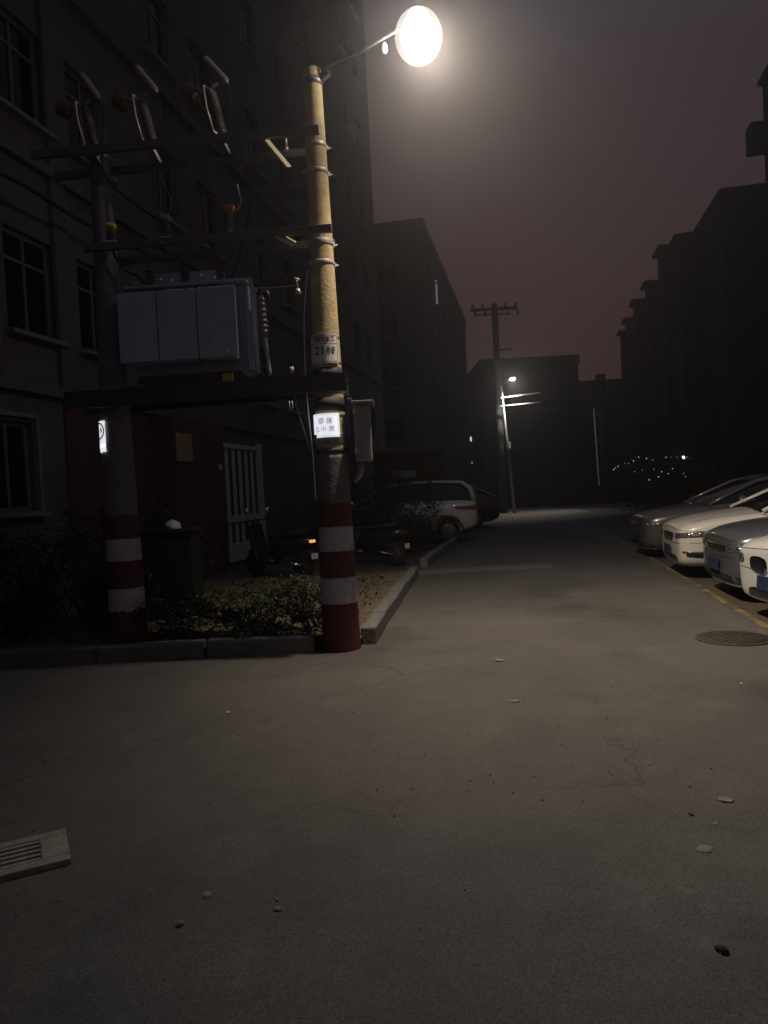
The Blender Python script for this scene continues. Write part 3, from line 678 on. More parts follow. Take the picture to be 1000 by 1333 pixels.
# post insulators with phase-coloured caps
def post_ins(px, py, Yv, zb, capm, label, cone=False):
    p = P3(px, py, Yv); t = thing('post_insulator', label, 'insulator', (p.x, p.y, zb), group='insulators with coloured caps on the middle cross arm'); h = p.z - zb
    k = MB(); ribbed(k, (0, 0, 0), (0, 0, h - .05), .022, .045, 6); k.build('ribbed_body', rubber, t)
    k = MB()
    if cone: k.lathe((-.05, 0, h + .02), (.045, 0, h - .035), [(0, .012), (.2, .02), (1, .055)], 12); k.lathe((0, 0, h - .07), (0, 0, h - .02), [(0, .02), (1, .03)], 10)
    else: k.lathe((-.05, .0, h + .012), (.05, 0, h - .02), [(0, .02), (.2, .032), (.8, .034), (1, .02)], 12)
    k.build('cap', capm, t)
    k = MB(); k.box((.0, 0, -.02), (.09, .06, .035)); k.lathe((.03, 0, -.06), (.03, 0, .0), [(0, .02), (1, .02)], 6); k.build('base_clamp', zinc, t)
    return t
post_ins(144, 294, 7.03, 3.96, yellow_cap, 'insulator with a bright yellow cap above the left pole')
post_ins(215, 283, 7.0, 3.96, green_cap, 'insulator with a pale green cap between the poles')
post_ins(296, 270, 6.98, 3.96, red_cap, 'insulator with an orange red cone cap above the transformer', True)
# cables
def cable(pts, r, label, m=black, name='cable', cat='cable', group=None):
    pts = [Vector(p) for p in pts]; out = []
    for i in range(len(pts) - 1):
        p0 = pts[max(i - 1, 0)]; p1 = pts[i]; p2 = pts[i + 1]; p3 = pts[min(i + 2, len(pts) - 1)]
        for s in range(8):
            t = s / 8; out.append(.5 * ((2 * p1) + (p2 - p0) * t + (2 * p0 - 5 * p1 + 4 * p2 - p3) * t * t + (3 * p1 - p0 - 3 * p2 + p3) * t ** 3))
    out.append(pts[-1]); o0 = out[0]; k = MB(); k.tube([p - o0 for p in out], r, 8); o = k.build(name, m, None, loc=o0); return tag(o, label, cat, group)
cable([P3(300, 272, 6.98), P3(309, 273, 6.95), P3(314, 262, 6.93), P3(311, 250, 6.95), P3(309, 240, 7.0)], .007, 'thin pale wire curling up from the orange red cap', zinc)
cable([P3(134, 222, 7.1), P3(150, 245, 7.1), P3(180, 268, 7.08), P3(213, 290, 7.05)], .014, 'thick black cable sagging from the leftmost fuse')
cable([P3(204, 212, 7.1), P3(212, 240, 7.1), P3(222, 262, 7.08), P3(217, 286, 7.05)], .011, 'black cable dropping from the middle fuse')
cable([P3(290, 200, 7.08), P3(318, 216, 7.08), P3(326, 260, 7.06), P3(312, 330, 7.1), P3(298, 372, 7.15)], .011, 'black cable dropping from the right fuse to the transformer')
cable([P3(146, 325, 7.1), P3(160, 350, 7.15), P3(182, 362, 7.18), P3(200, 388, 7.25)], .011, 'black cable from the yellow cap to the transformer')
cable([P3(372, 348, 7.0), P3(366, 365, 7.02), P3(352, 372, 7.1), P3(340, 380, 7.15)], .010, 'short curled cable between transformer and right pole')
cable([P3(-60, 205, 8.2), P3(20, 235, 9.0), P3(110, 290, 10.5), P3(190, 330, 12.0)], .03, 'thick dark cable bundle strung along the left apartment facade')
cable([P3(401, 350, 7.0), P3(396, 420, 6.98), P3(400, 520, 6.90), P3(408, 600, 6.84), P3(411, 650, 6.82)], .006, 'thin wire down the left side of the right pole', zinc)
cable([P3(332, 375, 7.1), P3(360, 374, 7.05), P3(388, 371, 6.95)], .005, 'thin bright wire from the transformer top to the right pole', zinc)

# ------------------------------------------------------------------ transformer and its platform
zt = zA(493)
PL = thing('transformer_platform', 'steel channel platform carrying the transformer between the poles', 'platform', (PBx, PBy, 2.5))
for dy in (-.26, .26):
    k = MB(); a, b = Vector((-.38, dy, -.02)), Vector((PAx - PBx + .18, dy * .95 + PAy - PBy, 0.0))
    k.bar(a, b, .02, .16); k.bar(a + Vector((0, .03 * (1 if dy < 0 else -1), .075)), b + Vector((0, .03 * (1 if dy < 0 else -1), .075)), .075, .012); k.bar(a + Vector((0, .03 * (1 if dy < 0 else -1), -.075)), b + Vector((0, .03 * (1 if dy < 0 else -1), -.075)), .075, .012)
    k.build('channel_beam', dark_steel, PL)
for x in (.45, .95, 1.5):
    k = MB(); k.box((x, -.1 * x / 2, .085), (.06, .56, .03)); k.build('cross_joist', dark_steel, PL)
TR = thing('transformer', 'pale grey oil transformer with flat radiator banks hanging between the two poles', 'transformer', (0.5 * (-2.37 - 1.16), 7.12, 2.62), math.atan2(-0.10, 1.2))
W, Dp, H = 1.20, .40, .86
k = MB(); k.box((0.03, .06, .45), (W - .1, Dp - .12, .82)); k.build('tank', tank_paint, TR, .02)
k = MB(); k.box((0.02, .05, .885), (W - .02, Dp + .02, .03)); k.build('lid', tank_paint, TR, .006)
# radiators: thin fins in three banks at the front
fin = MB(); fin.box((0, 0, 0), (.012, .13, .66)); 
f0 = fin.build('radiator_fin', tank_paint, TR, .004)
n = 0
for bnk in range(3):
    for i in range(12):
        o = f0 if n == 0 else f0.copy()
        if n: C.objects.link(o)
        o.location = (-.555 + bnk * .375 + i * .0285, -.205, .485); n += 1
for bnk in range(3):
    k = MB(); k.box((-.555 + bnk * .375 + .157, -.276, .485), (.366, .012, .64)); k.build('radiator_plate', tank_paint, TR, .006)
k = MB(); k.box((.60, .03, .45), (.04, .30, .78)); k.build('end_panel', tank_paint, TR, .01)
k = MB(); k.tube([(.645, -.15, .90), (.66, -.16, .84), (.665, -.16, .02)], .016, 8); k.build('drain_tube', tank_paint, TR)
k = MB(); k.box((.02, -.02, .02), (W - .22, .30, .06)); k.build('base_skid', dark_steel, TR)
for i, (x, y, z) in enumerate(((-.42, -.20, .90), (-.18, -.22, .91), (-.08, -.2, .90), (.20, -.22, .92), (.32, -.2, .90), (.40, -.2, .22))):
    k = MB(); k.bar((x - .03, y - .02, z + .012), (x + .04, y - .09, z - .012), .02, .018); k.build('lifting_lug', zinc, TR)
for i, x in enumerate((-.4, -.05, .3)):
    k = MB(); ribbed(k, (x, .1, .90), (x, .1, 1.13), .022, .045, 5); k.lathe((x, .1, 1.13), (x, .1, 1.18), [(0, .012), (1, .012)], 8); k.build('bushing', porcelain, TR)
k = MB(); k.lathe((-.45, .2, 1.0), (.3, .2, 1.0), [(0, .09), (.02, .10), (.98, .10), (1, .09)], 18); k.build('oil_conservator', tank_paint, TR)
k = MB(); k.box((.43, -.30, -.03), (.10, .01, .07)); k.build('name_plate', mat('ochre_label', (.45, .33, .08), .6), TR, .002)
# vertical switch gear right of the transformer
q = P3(350, 489, 6.95)
SG = thing('isolator_switch', 'slim upright isolator with a pale rod, between the transformer and the right pole', 'switch', tuple(q))
k = MB(); ribbed(k, (-.02, 0, .36), (-.035, 0, .74), .035, .05, 7); k.build('insulator', rubber, SG)
k = MB(); k.lathe((.012, 0, .0), (-.025, 0, .46), [(0, .018), (.1, .02), (.9, .02), (1, .014)], 12); k.build('rod', white_paint, SG)
k = MB(); k.tube([(-.035, 0, .74), (-.02, 0, .79), (.03, 0, .78), (.05, 0, .70)], .01, 8); k.build('hook', steel, SG)
q = P3(381, 502, 6.85)
OR = thing('hanging_rod', 'slim pale rod hanging below the platform left of the right pole', 'rod', tuple(q))
k = MB(); k.tube([(0, 0, 0), (.035, 0, -.25), (.13, .0, -.60)], [.011, .010, .008], 8); k.build('shaft', steel, OR)
k = MB(); k.lathe((-.004, 0, .0), (0, 0, -.07), [(0, .018), (1, .016)], 10); k.lathe((0, 0, .12), (.0, 0, .17), [(0, .018), (1, .02)], 8); k.build('grip', mat('yellowish_grip', (.5, .5, .3), .5), OR)
q = P3(383, 362, 6.9); k = MB(); k.tube([(0, 0, 0), (.05, 0, -.02)], .012, 8); k.lathe((.03, 0, -.10), (.03, 0, -.15), [(0, .018), (1, .03)], 8); k.tube([(.02, 0, 0), (.03, 0, -.10)], .008, 6); o = k.build('cable_clamp', zinc, None, loc=q); tag(o, 'small bright cable clamp left of the right pole level with the transformer top', 'clamp')

# meter box on right pole
q = P3(471, 524, 7.0); zb_ = P3(471, 601, 7.0).z
MX = thing('meter_box', 'grey steel meter box with small rain hood on the right pole', 'meter box', (q.x, 6.98, zb_))
hh = q.z - zb_
k = MB(); k.box((-.0, 0, hh / 2 - .01), (.155, .22, hh - .03)); k.build('case', box_m, MX, .008)
k = MB(); k.box((.008, -.02, hh - .01), (.20, .30, .018)); k.box((.110, -.02, hh - .025), (.008, .30, .045)); k.build('rain_hood', box_m, MX, .003)
k = MB(); k.box((.008, -.116, hh / 2 - .01), (.125, .012, hh - .07)); k.build('door', box_m, MX, .004)
for z in (.10, hh - .09):
    k = MB(); k.tube([(-.075, -.122, z - .03), (-.075, -.122, z + .03)], .009, 8); k.box((-.062, -.122, z), (.03, .008, .035)); k.build('hinge', zinc, MX)
k = MB(); k.bar((-.16, .02, .12), (-.075, .02, .12), .04, .04); k.bar((-.16, .02, hh - .12), (-.075, .02, hh - .12), .04, .04); k.build('bracket', dark_steel, MX)
k = MB(); k.box((-.115, -.03, hh / 2), (.05, .06, hh + .08)); k.build('cable_duct', dark_steel, MX, .01)
k = MB(); k.tube([(-.04, 0, .0), (-.045, 0, -.08), (-.07, 0, -.14), (-.115, 0, -.19)], [.04, .04, .035, .02], 10); k.build('conduit_elbow', steel, MX)

# ------------------------------------------------------------------ street lamp
hp = P3(545, 47, 6.80)
SL = thing('street_lamp', 'blazing street lamp with round bowl on an arm from the right pole top', 'street lamp', (PAx, PAy, at(403, 100, PAy).z))
lo = Vector(hp) - SL.location
k = MB(); k.tube([(0.05, -.02, -.04), (.15, -.07, .05), (.45, -.12, .13), lo + Vector((-.12, .06, .13))], .016, 10); k.build('arm', dark_steel, SL)
k = MB(); k.lathe((0, 0, -.09), (0, 0, -.03), [(0, pole_radius(5.3) + .012), (1, pole_radius(5.3) + .012)], 24); k.bar((.06, -.02, -.06), (.16, -.06, .0), .05, .05); k.build('clamp', steel, SL)
def glow_glass(name, col, st):
    m = bpy.data.materials.new(name); m.use_nodes = True; nt = m.node_tree; nt.nodes.clear()
    o_ = nt.nodes.new('ShaderNodeOutputMaterial'); a_ = nt.nodes.new('ShaderNodeAddShader'); t_ = nt.nodes.new('ShaderNodeBsdfTransparent'); e_ = nt.nodes.new('ShaderNodeEmission')
    e_.inputs[0].default_value = (*col, 1); e_.inputs[1].default_value = st
    nt.links.new(t_.outputs[0], a_.inputs[0]); nt.links.new(e_.outputs[0], a_.inputs[1]); nt.links.new(a_.outputs[0], o_.inputs[0]); return m
k = MB(); k.lathe(lo + Vector((-.0, 0, .20)), lo + Vector((0, 0, .27)), [(0, .10), (.4, .09), (1, .03)], 24); k.build('hood', steel, SL)
def ball(r, rz, n=14): return [((1 - math.cos(PI * i / n)) / 2, max(.003, r * math.sin(PI * i / n))) for i in range(n + 1)]
k = MB(); k.lathe(lo + Vector((0, 0, .20)), lo + Vector((0, 0, -.20)), ball(.165, 0), 32); k.build('bowl', glow_glass('lamp_bowl_glass', (1.0, 0.95, 0.86), 3.0), SL)  # bowl widened to the size of the lamp's glare
k = MB(); k.lathe(lo + Vector((0, 0, .235)), lo + Vector((0, 0, -.245)), ball(.215, 0), 32); k.build('halo_shell', glow_glass('halo_shell_glow', (1.0, 0.94, 0.84), .30), SL)  # added shell whose faint glow paints the lamp's halo
pj = P3(501, 62, 6.9); k = MB(); k.lathe(Vector(pj) - SL.location + Vector((0, 0, .045)), Vector(pj) - SL.location - Vector((0, 0, .05)), [(0, .01), (.3, .022), (.75, .026), (1, .015)], 12)
k.build('arm_bright_spot', emitter('arm_spot_glow', (1, .9, .8), .9), SL)  # bright spot on the arm, put in as a fitting that glows itself
ld = bpy.data.lights.new('street_lamp_light', 'POINT'); ld.energy = LAMP_POWER; ld.color = (1.0, 0.86, 0.70); ld.shadow_soft_size = 0.08
lob = bpy.data.objects.new('street_lamp_light', ld); C.objects.link(lob); lob.location = lo; lob.parent = SL

sd_ = bpy.data.lights.new('street_lamp_beam', 'SPOT'); sd_.energy = SPOT_POWER; sd_.color = (1.0, 0.83, 0.65); sd_.shadow_soft_size = 0.10
sd_.spot_size = R(160); sd_.spot_blend = 1.0
sob = bpy.data.objects.new('street_lamp_beam', sd_); C.objects.link(sob); sob.location = lo + Vector((0, 0, -.02)); sob.parent = SL
sob.rotation_euler = Vector((.62, .05, -.78)).to_track_quat('-Z', 'Y').to_euler()
# ------------------------------------------------------------------ far poles
def far_pole(x, y, top, label):
    t = thing('utility_pole', label, 'utility pole', (x, y, 0)); k = MB(); k.lathe((0, 0, -.2), (0, 0, top), [(0, .21), (1, .15)], 14); k.build('shaft', stucco_b, t); return t
FP = far_pole(6.05, 37.4, 10.5, 'tall dark utility pole with a wide cross arm at the far end of the lane')
k = MB(); k.bar((-1.2, 0, 10.25), (1.15, 0, 10.25), .12, .14); k.bar((-.9, .1, 10.02), (.8, .1, 10.02), .05, .06); k.build('cross_arm', dark_steel, FP)
for x in (-1.1, -.6, .55, 1.05):
    k = MB(); ribbed(k, (x, 0, 10.3), (x, 0, 10.55), .04, .08, 3); ribbed(k, (x + .1, 0, 10.2), (x + .12, 0, 9.9), .04, .07, 3); k.build('insulator', porcelain, FP)
k = MB(); k.bar((.1, 0, 8.2), (.75, 0, 8.22), .06, .08); k.build('bracket', dark_steel, FP)
q = P3(652, 500, 36.5); SP = thing('lamp_post', 'slim pale post with two short horizontal arms and a small white lamp', 'lamp post', (q.x + .32, 36.5, 0))
k = MB(); k.lathe((.08, 0, 0), (-.30, 0, q.z), [(0, .09), (1, .05)], 12); k.build('shaft', steel, SP)
for py0, py1 in ((518, 511), (528.5, 523.5)):
    a, b = P3(652, py0, 36.5) - SP.location, P3(703, py1, 36.2) - SP.location; k = MB(); k.bar(a, b, .05, .06); k.build('arm', white_paint, SP)
a = P3(667, 494, 36.0) - SP.location
k = MB(); k.tube([P3(652, 503, 36.5) - SP.location, a + Vector((0, 0, .08))], .02, 6); k.build('bracket', steel, SP)
k = MB(); k.lathe(a + Vector((-.14, 0, 0)), a + Vector((.14, 0, .05)), [(0, .04), (.2, .07), (.8, .07), (1, .04)], 10); k.build('lamp_head', emitter('far_lamp', (.95, 1.0, .98), 6.0), SP)
l2 = bpy.data.lights.new('far_lamp_light', 'POINT'); l2.energy = 45; l2.color = (1, .92, .80); l2.shadow_soft_size = .06
lo2 = bpy.data.objects.new('far_lamp_light', l2); C.objects.link(lo2); lo2.location = a + Vector((.05, -.1, -.16)); lo2.parent = SP
l3 = bpy.data.lights.new('far_lamp_beam', 'SPOT'); l3.energy = 900; l3.color = (1, .92, .80); l3.shadow_soft_size = .06; l3.spot_size = R(120); l3.spot_blend = .7
lo3 = bpy.data.objects.new('far_lamp_beam', l3); C.objects.link(lo3); lo3.location = a + Vector((.05, -.1, -.16)); lo3.parent = SP; lo3.rotation_euler = (0, R(12), 0)
k = MB(); k.box((-.05, -.12, 3.35 - .0), (.12, .1, .32)); k.build('junction_box', white_paint, SP, .01)
q = P3(770, 490, 43); RP = far_pole(q.x + .5, 43, q.z, 'dark pole with a pale cable guard right of the lane\'s far end')  # pale cable guard is a glowing tube put in for the lit edge
k = MB(); a = P3(773, 532, 42.6) - RP.location; b = P3(780, 632, 42.6) - RP.location; k.tube([a, b], .035, 8); k.build('lit_edge_tube', emitter('lit_edge_glow', (.7, .72, .68), .05), RP)  # lit edge of the pole, put in as a tube with its own glow
k = MB(); k.box((-.0, 0, q.z - .35), (.5, .3, .9)); k.build('switch_box', dark_steel, RP, .03)

# ------------------------------------------------------------------ cars
def car_body_mesh(L, Wd, st, arches):
    """st rows: x, w, zb, zs, zd"""
    vs, fs = [], []; secs = []
    for x, w, zb, zs, zd in st:
        zm = zb + (zs - zb) * .55
        half = [(0, zb), (w * .80, zb), (w * .955, zb + .05), (w * 1.0, zm), (w * .985, zs - .03), (w * .93, zs + (zd - zs) * .45), (w * .72, zd - .008), (w * .35, zd + .015), (0, zd + .02)]
        ring = half + [(-y, z) for y, z in half[-2:0:-1]]
        secs.append([(x, y, z) for y, z in ring])
    n = len(secs[0])
    for s in secs: vs += s
    for i in range(len(secs) - 1):
        for k in range(n): fs.append((i * n + k, i * n + (k + 1) % n, (i + 1) * n + (k + 1) % n, (i + 1) * n + k))
    fs.append(tuple(range(n))[::-1]); fs.append(tuple((len(secs) - 1) * n + k for k in range(n)))
    me = bpy.data.meshes.new('b'); me.from_pydata(vs, [], fs); o = bpy.data.objects.new('b', me); C.objects.link(o)
    bm = bmesh.new(); bm.from_mesh(me); bmesh.ops.recalc_face_normals(bm, faces=bm.faces); bm.to_mesh(me); bm.free()
    sb_ = o.modifiers.new('s', 'SUBSURF'); sb_.levels = 2; sb_.render_levels = 2
    cut = MB()
    for ax, r in arches:
        for s in (-1, 1): cut.lathe((ax, s * (Wd - .30), .31), (ax, s * (Wd + .15), .31), [(0, r), (1, r)], 32, smooth=False)
    co = cut.build('cut', black)
    bm = bmesh.new(); bm.from_mesh(co.data); bmesh.ops.recalc_face_normals(bm, faces=bm.faces); bm.to_mesh(co.data); bm.free()
    bo = o.modifiers.new('c', 'BOOLEAN'); bo.operation = 'DIFFERENCE'; bo.object = co; bo.solver = 'EXACT'
    dg = bpy.context.evaluated_depsgraph_get(); dg.update()
    res = bpy.data.meshes.new_from_object(o.evaluated_get(dg))
    o.modifiers.remove(bo); dg.update(); e_ = o.evaluated_get(dg); tm = e_.to_mesh(); bvh = BVHTree.FromPolygons([v.co.copy() for v in tm.vertices], [tuple(p.vertices) for p in tm.polygons])
    e_.to_mesh_clear(); bpy.data.objects.remove(o); bpy.data.objects.remove(co)
    for p in res.polygons: p.use_smooth = True
    return res, bvh
def make_car(label, p, rz, bodym, kind='hatch', L=4.35, Wd=.89, Hr=1.47, grille='bar', plate=True, nose_z=0.0, tail=False, cat='car', scale=1.0):
    t = thing('parked_car', label, cat, p, rz, group='cars parked at right angles to the lane'); t.scale = (scale,) * 3
    if kind == 'suv':
        st = [(0, .60, .40, .74, .80), (.07, .76, .30, .82, .88), (.25, .86, .26, .90, .97), (.7, .9, .26, .97, 1.05), (1.2, .91, .26, 1.0, 1.10), (1.8, .91, .26, 1.02, 1.12), (3.2, .91, .26, 1.05, 1.12), (3.9, .90, .28, 1.06, 1.14), (4.2, .86, .34, 1.06, 1.14), (4.33, .76, .42, 1.02, 1.10), (4.38, .62, .50, .96, 1.04)]
        ghx = [(1.15, 1.10), (1.55, 1.38), (1.95, 1.60), (2.5, 1.67), (3.4, 1.68), (3.98, 1.64), (4.20, 1.46), (4.33, 1.12)]; belt = 1.04
    else:
        st = [(0, .64, .24, .64, .70), (.04, .75, .19, .69, .755), (.15, .83, .17, .735, .81), (.42, .872, .16, .785, .868), (.8, .885, .16, .835, .915), (1.25, .89, .16, .88, .965), (1.8, .89, .16, .90, .98), (3.3, .89, .16, .93, .98), (3.9, .88, .18, .94, 1.0), (4.18, .83, .24, .93, .99), (4.31, .74, .32, .88, .95), (4.35, .62, .40, .84, .90)]
        ghx = [(1.08, .945), (1.45, 1.13), (1.95, 1.36), (2.4, Hr - .03), (3.1, Hr - .03), (3.7, 1.33), (4.1, 1.10), (4.26, .98)]; belt = .93
    WR = 3.42 if kind != 'suv' else 3.58
    me, bvh = car_body_mesh(L, Wd, st, [(.80, .375), (WR, .375 if kind != 'suv' else .41)])
    me.materials.clear(); me.materials.append(bodym); bo = bpy.data.objects.new('body', me); C.objects.link(bo); bo.parent = t
    # greenhouse
    k = MB(); secs = []
    for x, zr in ghx:
        tt = min(1, max(0, (zr - belt) / (Hr - belt))); 
        half = [(.845, belt - .05), (.83, belt), (.83 - .16 * tt, belt + (zr - belt) * .80), (.72 - .14 * tt, zr - .035 * tt), (.42, zr), (0, zr + .012)]
        secs.append([(x, y, z) for y, z in half] + [(x, -y, z) for y, z in half[-2::-1]])
    n = len(secs[0])
    vs = [v for s in secs for v in s]; fs = []; mi = []
    for i in range(len(secs) - 1):
        for j in range(n - 1):
            fs.append((i * n + j, i * n + j + 1, (i + 1) * n + j + 1, (i + 1) * n + j))
            jj = j if j < (n - 1) / 2 else n - 2 - j
            mi.append(1 if (jj >= 3 and 2 <= i <= 4) or jj == 0 else 0)
    g = MB(); g.v = vs; g.f = fs; g.m = mi; g.sm = [True] * len(fs)
    go = g.build('windows', [car_glass, bodym], t); sm = go.modifiers.new('s', 'SUBSURF'); sm.levels = 2; sm.render_levels = 2
    # pillars and roof rails in body colour
    k = MB()
    for s in (-1, 1):
        k.tube([(ghx[0][0] + .02, s * .84, belt + .01), (ghx[1][0], s * .765, ghx[1][1] - .03), (ghx[2][0], s * .685, ghx[2][1] - .045), (2.4, s * .655, ghx[3][1] - .05), (3.2, s * .655, ghx[4][1] - .05), (ghx[5][0], s * .70, ghx[5][1] - .05), (ghx[6][0], s * .77, ghx[6][1] - .04), (ghx[7][0] - .02, s * .82, belt + .02)], [.03, .032, .036, .036, .036, .04, .06, .06], 8)
    k.build('roof_pillars', bodym, t)
    k = MB()
    for s in (-1, 1):
        k = MB(); k.bar((2.55, s * .825, belt), (2.55, s * .68, ghx[3][1] - .07), .05, .02); k.build('door_pillar', black, t)
    # mirrors
    for s in (-1, 1):
        k = MB(); k.lathe((1.62, s * .87, belt + .05), (1.62, s * 1.06, belt + .09), [(0, .02), (.25, .06), (.6, .085), (.95, .07), (1, .03)], 14); mo = k.build('mirror', bodym, t)
    # wheels
    for ax in (.80, WR):
        for s in (-1, 1):
            k = MB(); c_ = Vector((ax, s * (Wd - .13), .31)); d_ = Vector((0, s * .105, 0))
            k.lathe(c_ - d_, c_ + d_, [(0, .20), (0.02, .285), (.12, .31), (.88, .31), (.98, .285), (1, .20)], 32); wo_ = k.build('wheel', tyre_m, t)
            k = MB(); 
            k.lathe(c_ + d_ * .7, c_ + d_ * 1.02, [(0, .205), (.9, .205), (1, .19)], 28)
            for a in range(5):
                an = a * 2 * PI / 5; k.bar(c_ + d_ * 1.03, c_ + d_ * 1.03 + Vector((math.cos(an) * .19, 0, math.sin(an) * .19)), .05, .03, up=(0, 1, 0))
            k.build('rim', rim_m, wo_)
    k = MB(); k.box((2.1, 0, .34), (3.9, 1.1, .26)); k.build('underbody', black, t)
    # patches that follow the body surface
    def hit(phi, z, axx):
        o_ = Vector((axx, 0, z)); d_ = Vector((-math.cos(phi), -math.sin(phi), 0)) if axx < 2 else Vector((math.cos(phi), -math.sin(phi), 0))
        r_ = bvh.ray_cast(o_, d_); return (r_[0], r_[1]) if r_[0] is not None else (o_ + d_, d_)
    def patch(name, corners, m, off=.006, rnd_=0.0, axx=1.0, nu=12, nv=6, parent=None, thick=.012):
        """corners (phi deg, z): bl, br, tr, tl"""
        k = MB(); vs = []; c = [Vector((R(a), z)) for a, z in corners]
        for j in range(nv + 1):
            for i in range(nu + 1):
                u, v = i / nu, j / nv
                if rnd_:
                    a, b_ = 2 * u - 1, 2 * v - 1; a2, b2 = a * math.sqrt(1 - b_ * b_ / 2), b_ * math.sqrt(1 - a * a / 2)
                    u = (a + (a2 - a) * rnd_) / 2 + .5; v = (b_ + (b2 - b_) * rnd_) / 2 + .5
                q = (c[0] * (1 - u) + c[1] * u) * (1 - v) + (c[3] * (1 - u) + c[2] * u) * v
                p_, n_ = hit(q.x, q.y, axx); edge = i in (0, nu) or j in (0, nv)
                vs.append(p_ + n_ * (-.004 if edge else off))
        k.add(vs, [(j * (nu + 1) + i, j * (nu + 1) + i + 1, (j + 1) * (nu + 1) + i + 1, (j + 1) * (nu + 1) + i) for j in range(nv) for i in range(nu)], 0, True)
        o = k.build(name, m, parent or t); return o
    def reflectors(lampo, pts, r, m=chrome, axx=1.0):
        for a, z in pts:
            p_, n_ = hit(R(a), z, axx); k = MB(); k.lathe(p_ - n_ * .004, p_ + n_ * .016, [(0, r), (.5, r * .9), (.8, r * .55), (1, r * .1)], 12); k.build('reflector', m, lampo)
    dz = .0 if kind != 'suv' else .2
    if grille == 'kidney':
        for s in (-1, 1):
            patch('grille_surround', [(s * 3, .44), (s * 23, .47), (s * 25, .66), (s * 4, .655)] if s > 0 else [(-23, .47), (-3, .44), (-4, .655), (-25, .66)], chrome, .010, .75)
            g_ = patch('grille', [(s * 4.5, .46), (s * 21, .485), (s * 23, .645), (s * 5.5, .64)] if s > 0 else [(-21, .485), (-4.5, .46), (-5.5, .64), (-23, .645)], black_gloss, .020, .75)
        p_, n_ = hit(0, .685, 1.0); k = MB(); k.lathe(p_, p_ + n_ * .012, [(0, .04), (.7, .038), (1, .03)], 20); k.build('badge', chrome, t)
        patch('lower_grille', [(-30, .22), (30, .22), (26, .34), (-26, .34)], black_gloss, .008, .3)
        hl = [(28, .54, 60, .60, 66, .71, 29, .66)]
    elif grille == 'hex':
        patch('grille', [(-17, .52), (17, .52), (22, .66), (-22, .66)], black_gloss, .014, .25)
        for z in (.565, .61): patch('grille_bar', [(-18, z), (18, z), (19, z + .012), (-19, z + .012)], chrome, .022)
        patch('lower_grille', [(-34, .22), (34, .22), (28, .34), (-28, .34)], black_gloss, .008, .25)
        for s in (-1, 1):
            f_ = patch('fog_lamp', [(40, .33), (50, .30), (53, .385), (40, .40)] if s > 0 else [(-50, .30), (-40, .33), (-40, .40), (-53, .385)], black_gloss, .008, .2)
            patch('fog_trim', [(37, .39), (54, .38), (54, .405), (37, .415)] if s > 0 else [(-54, .38), (-37, .39), (-37, .415), (-54, .405)], chrome, .014)
        hl = [(24, .575, 54, .60, 64, .705, 25, .665)]
    else:
        patch('grille', [(-25, .56), (25, .56), (25, .645), (-25, .645)], black_gloss, .012, .2)
        patch('grille_bar', [(-25, .605), (25, .605), (25, .617), (-25, .617)], chrome, .02)
        patch('lower_grille', [(-50, .20), (50, .20), (44, .32), (-44, .32)], black, .008, .2)
        patch('chrome_lip', [(-50, .185), (50, .185), (50, .20), (-50, .20)], chrome, .02)
        hl = [(26, .555, 60, .60, 70, .71, 27, .66)]
    for a0, za, a1, zb, a2, zc, a3, zd in hl:
        for s in (-1, 1):
            cs = [(a0, za), (a1, zb), (a2, zc), (a3, zd)] if s > 0 else [(-a1, zb), (-a0, za), (-a3, zd), (-a2, zc)]
            lo_ = patch('headlight', [(a, z + dz) for a, z in cs], lens_m, .010, .35)
            reflectors(lo_, [(s * (a0 + (a1 - a0) * f_), za + (zb - za) * f_ + .05 + dz) for f_ in (.14, .38, .62, .84)], .030)
    if plate:
        p_, n_ = hit(0, .40 + dz, 1.0)
        k = MB(); k.box((0, 0, 0), (.012, .44, .14)); po = k.build('number_plate', plate_m, t, .004); po.location = p_ + Vector((-.03, 0, 0)); po.rotation_euler = (0, .08, 0)
        vv, ff = textmesh('辽B·7K21', .098); k = MB(); k.add([(-.0075, -v.x * .86, v.y) for v in vv], ff); k.build('lettering', rim_m, po)
    if tail or True:
        for s in (-1, 1):
            z_ = .74 + dz * .5
            tl = patch('tail_light', [(34, z_), (62, z_ + .02), (66, z_ + .13), (34, z_ + .12)] if s > 0 else [(-62, z_ + .02), (-34, z_), (-34, z_ + .12), (-66, z_ + .13)], tail_m, .010, .3, axx=L - 1.0)
    # shut lines
    k = MB()
    for s in (-1, 1):
        for x in (1.32, 2.52, 3.30):
            pts = []
            for z in [.32 + .07 * i for i in range(9)]:
                r_ = bvh.ray_cast(Vector((x, 0, z)), Vector((0, s, 0)))
                if r_[0] is not None: pts.append(r_[0] + Vector((0, s * .0005, 0)))
            if len(pts) > 3: k.tube(pts, .004, 4)
    for zz in (.735 + dz, .50 + dz * .8):
        pts = []
        for i in range(41):
            p_, n_ = hit(R(-80 + 4 * i), zz - .0009 * abs(-80 + 4 * i) * (1 if zz > .6 else -.6), 1.0); pts.append(p_)
        k.tube(pts, .004, 4)
    # bonnet edge
    for s in (-1, 1):
        pts = []
        for i in range(12):
            x = .20 + i * .085; r_ = bvh.ray_cast(Vector((x, s * (.62 + .010 * i), 2)), Vector((0, 0, -1)))
            if r_[0] is not None: pts.append(r_[0])
        if len(pts) > 3: k.tube(pts, .004, 4)
    k.build('shut_lines', black, t)
    k = MB()
    for s in (-1, 1):
        k = MB(); p0 = Vector((1.10, s * .38, belt + .045)); k.tube([p0, p0 + Vector((.18, -.30, .105))], .008, 6); k.build('wiper', black, t)
    return t
make_car('white saloon with twin oval grilles and a blue number plate, nearest car on the right', (3.68, 7.08, 0), R(-1), cream2, grille='kidney')
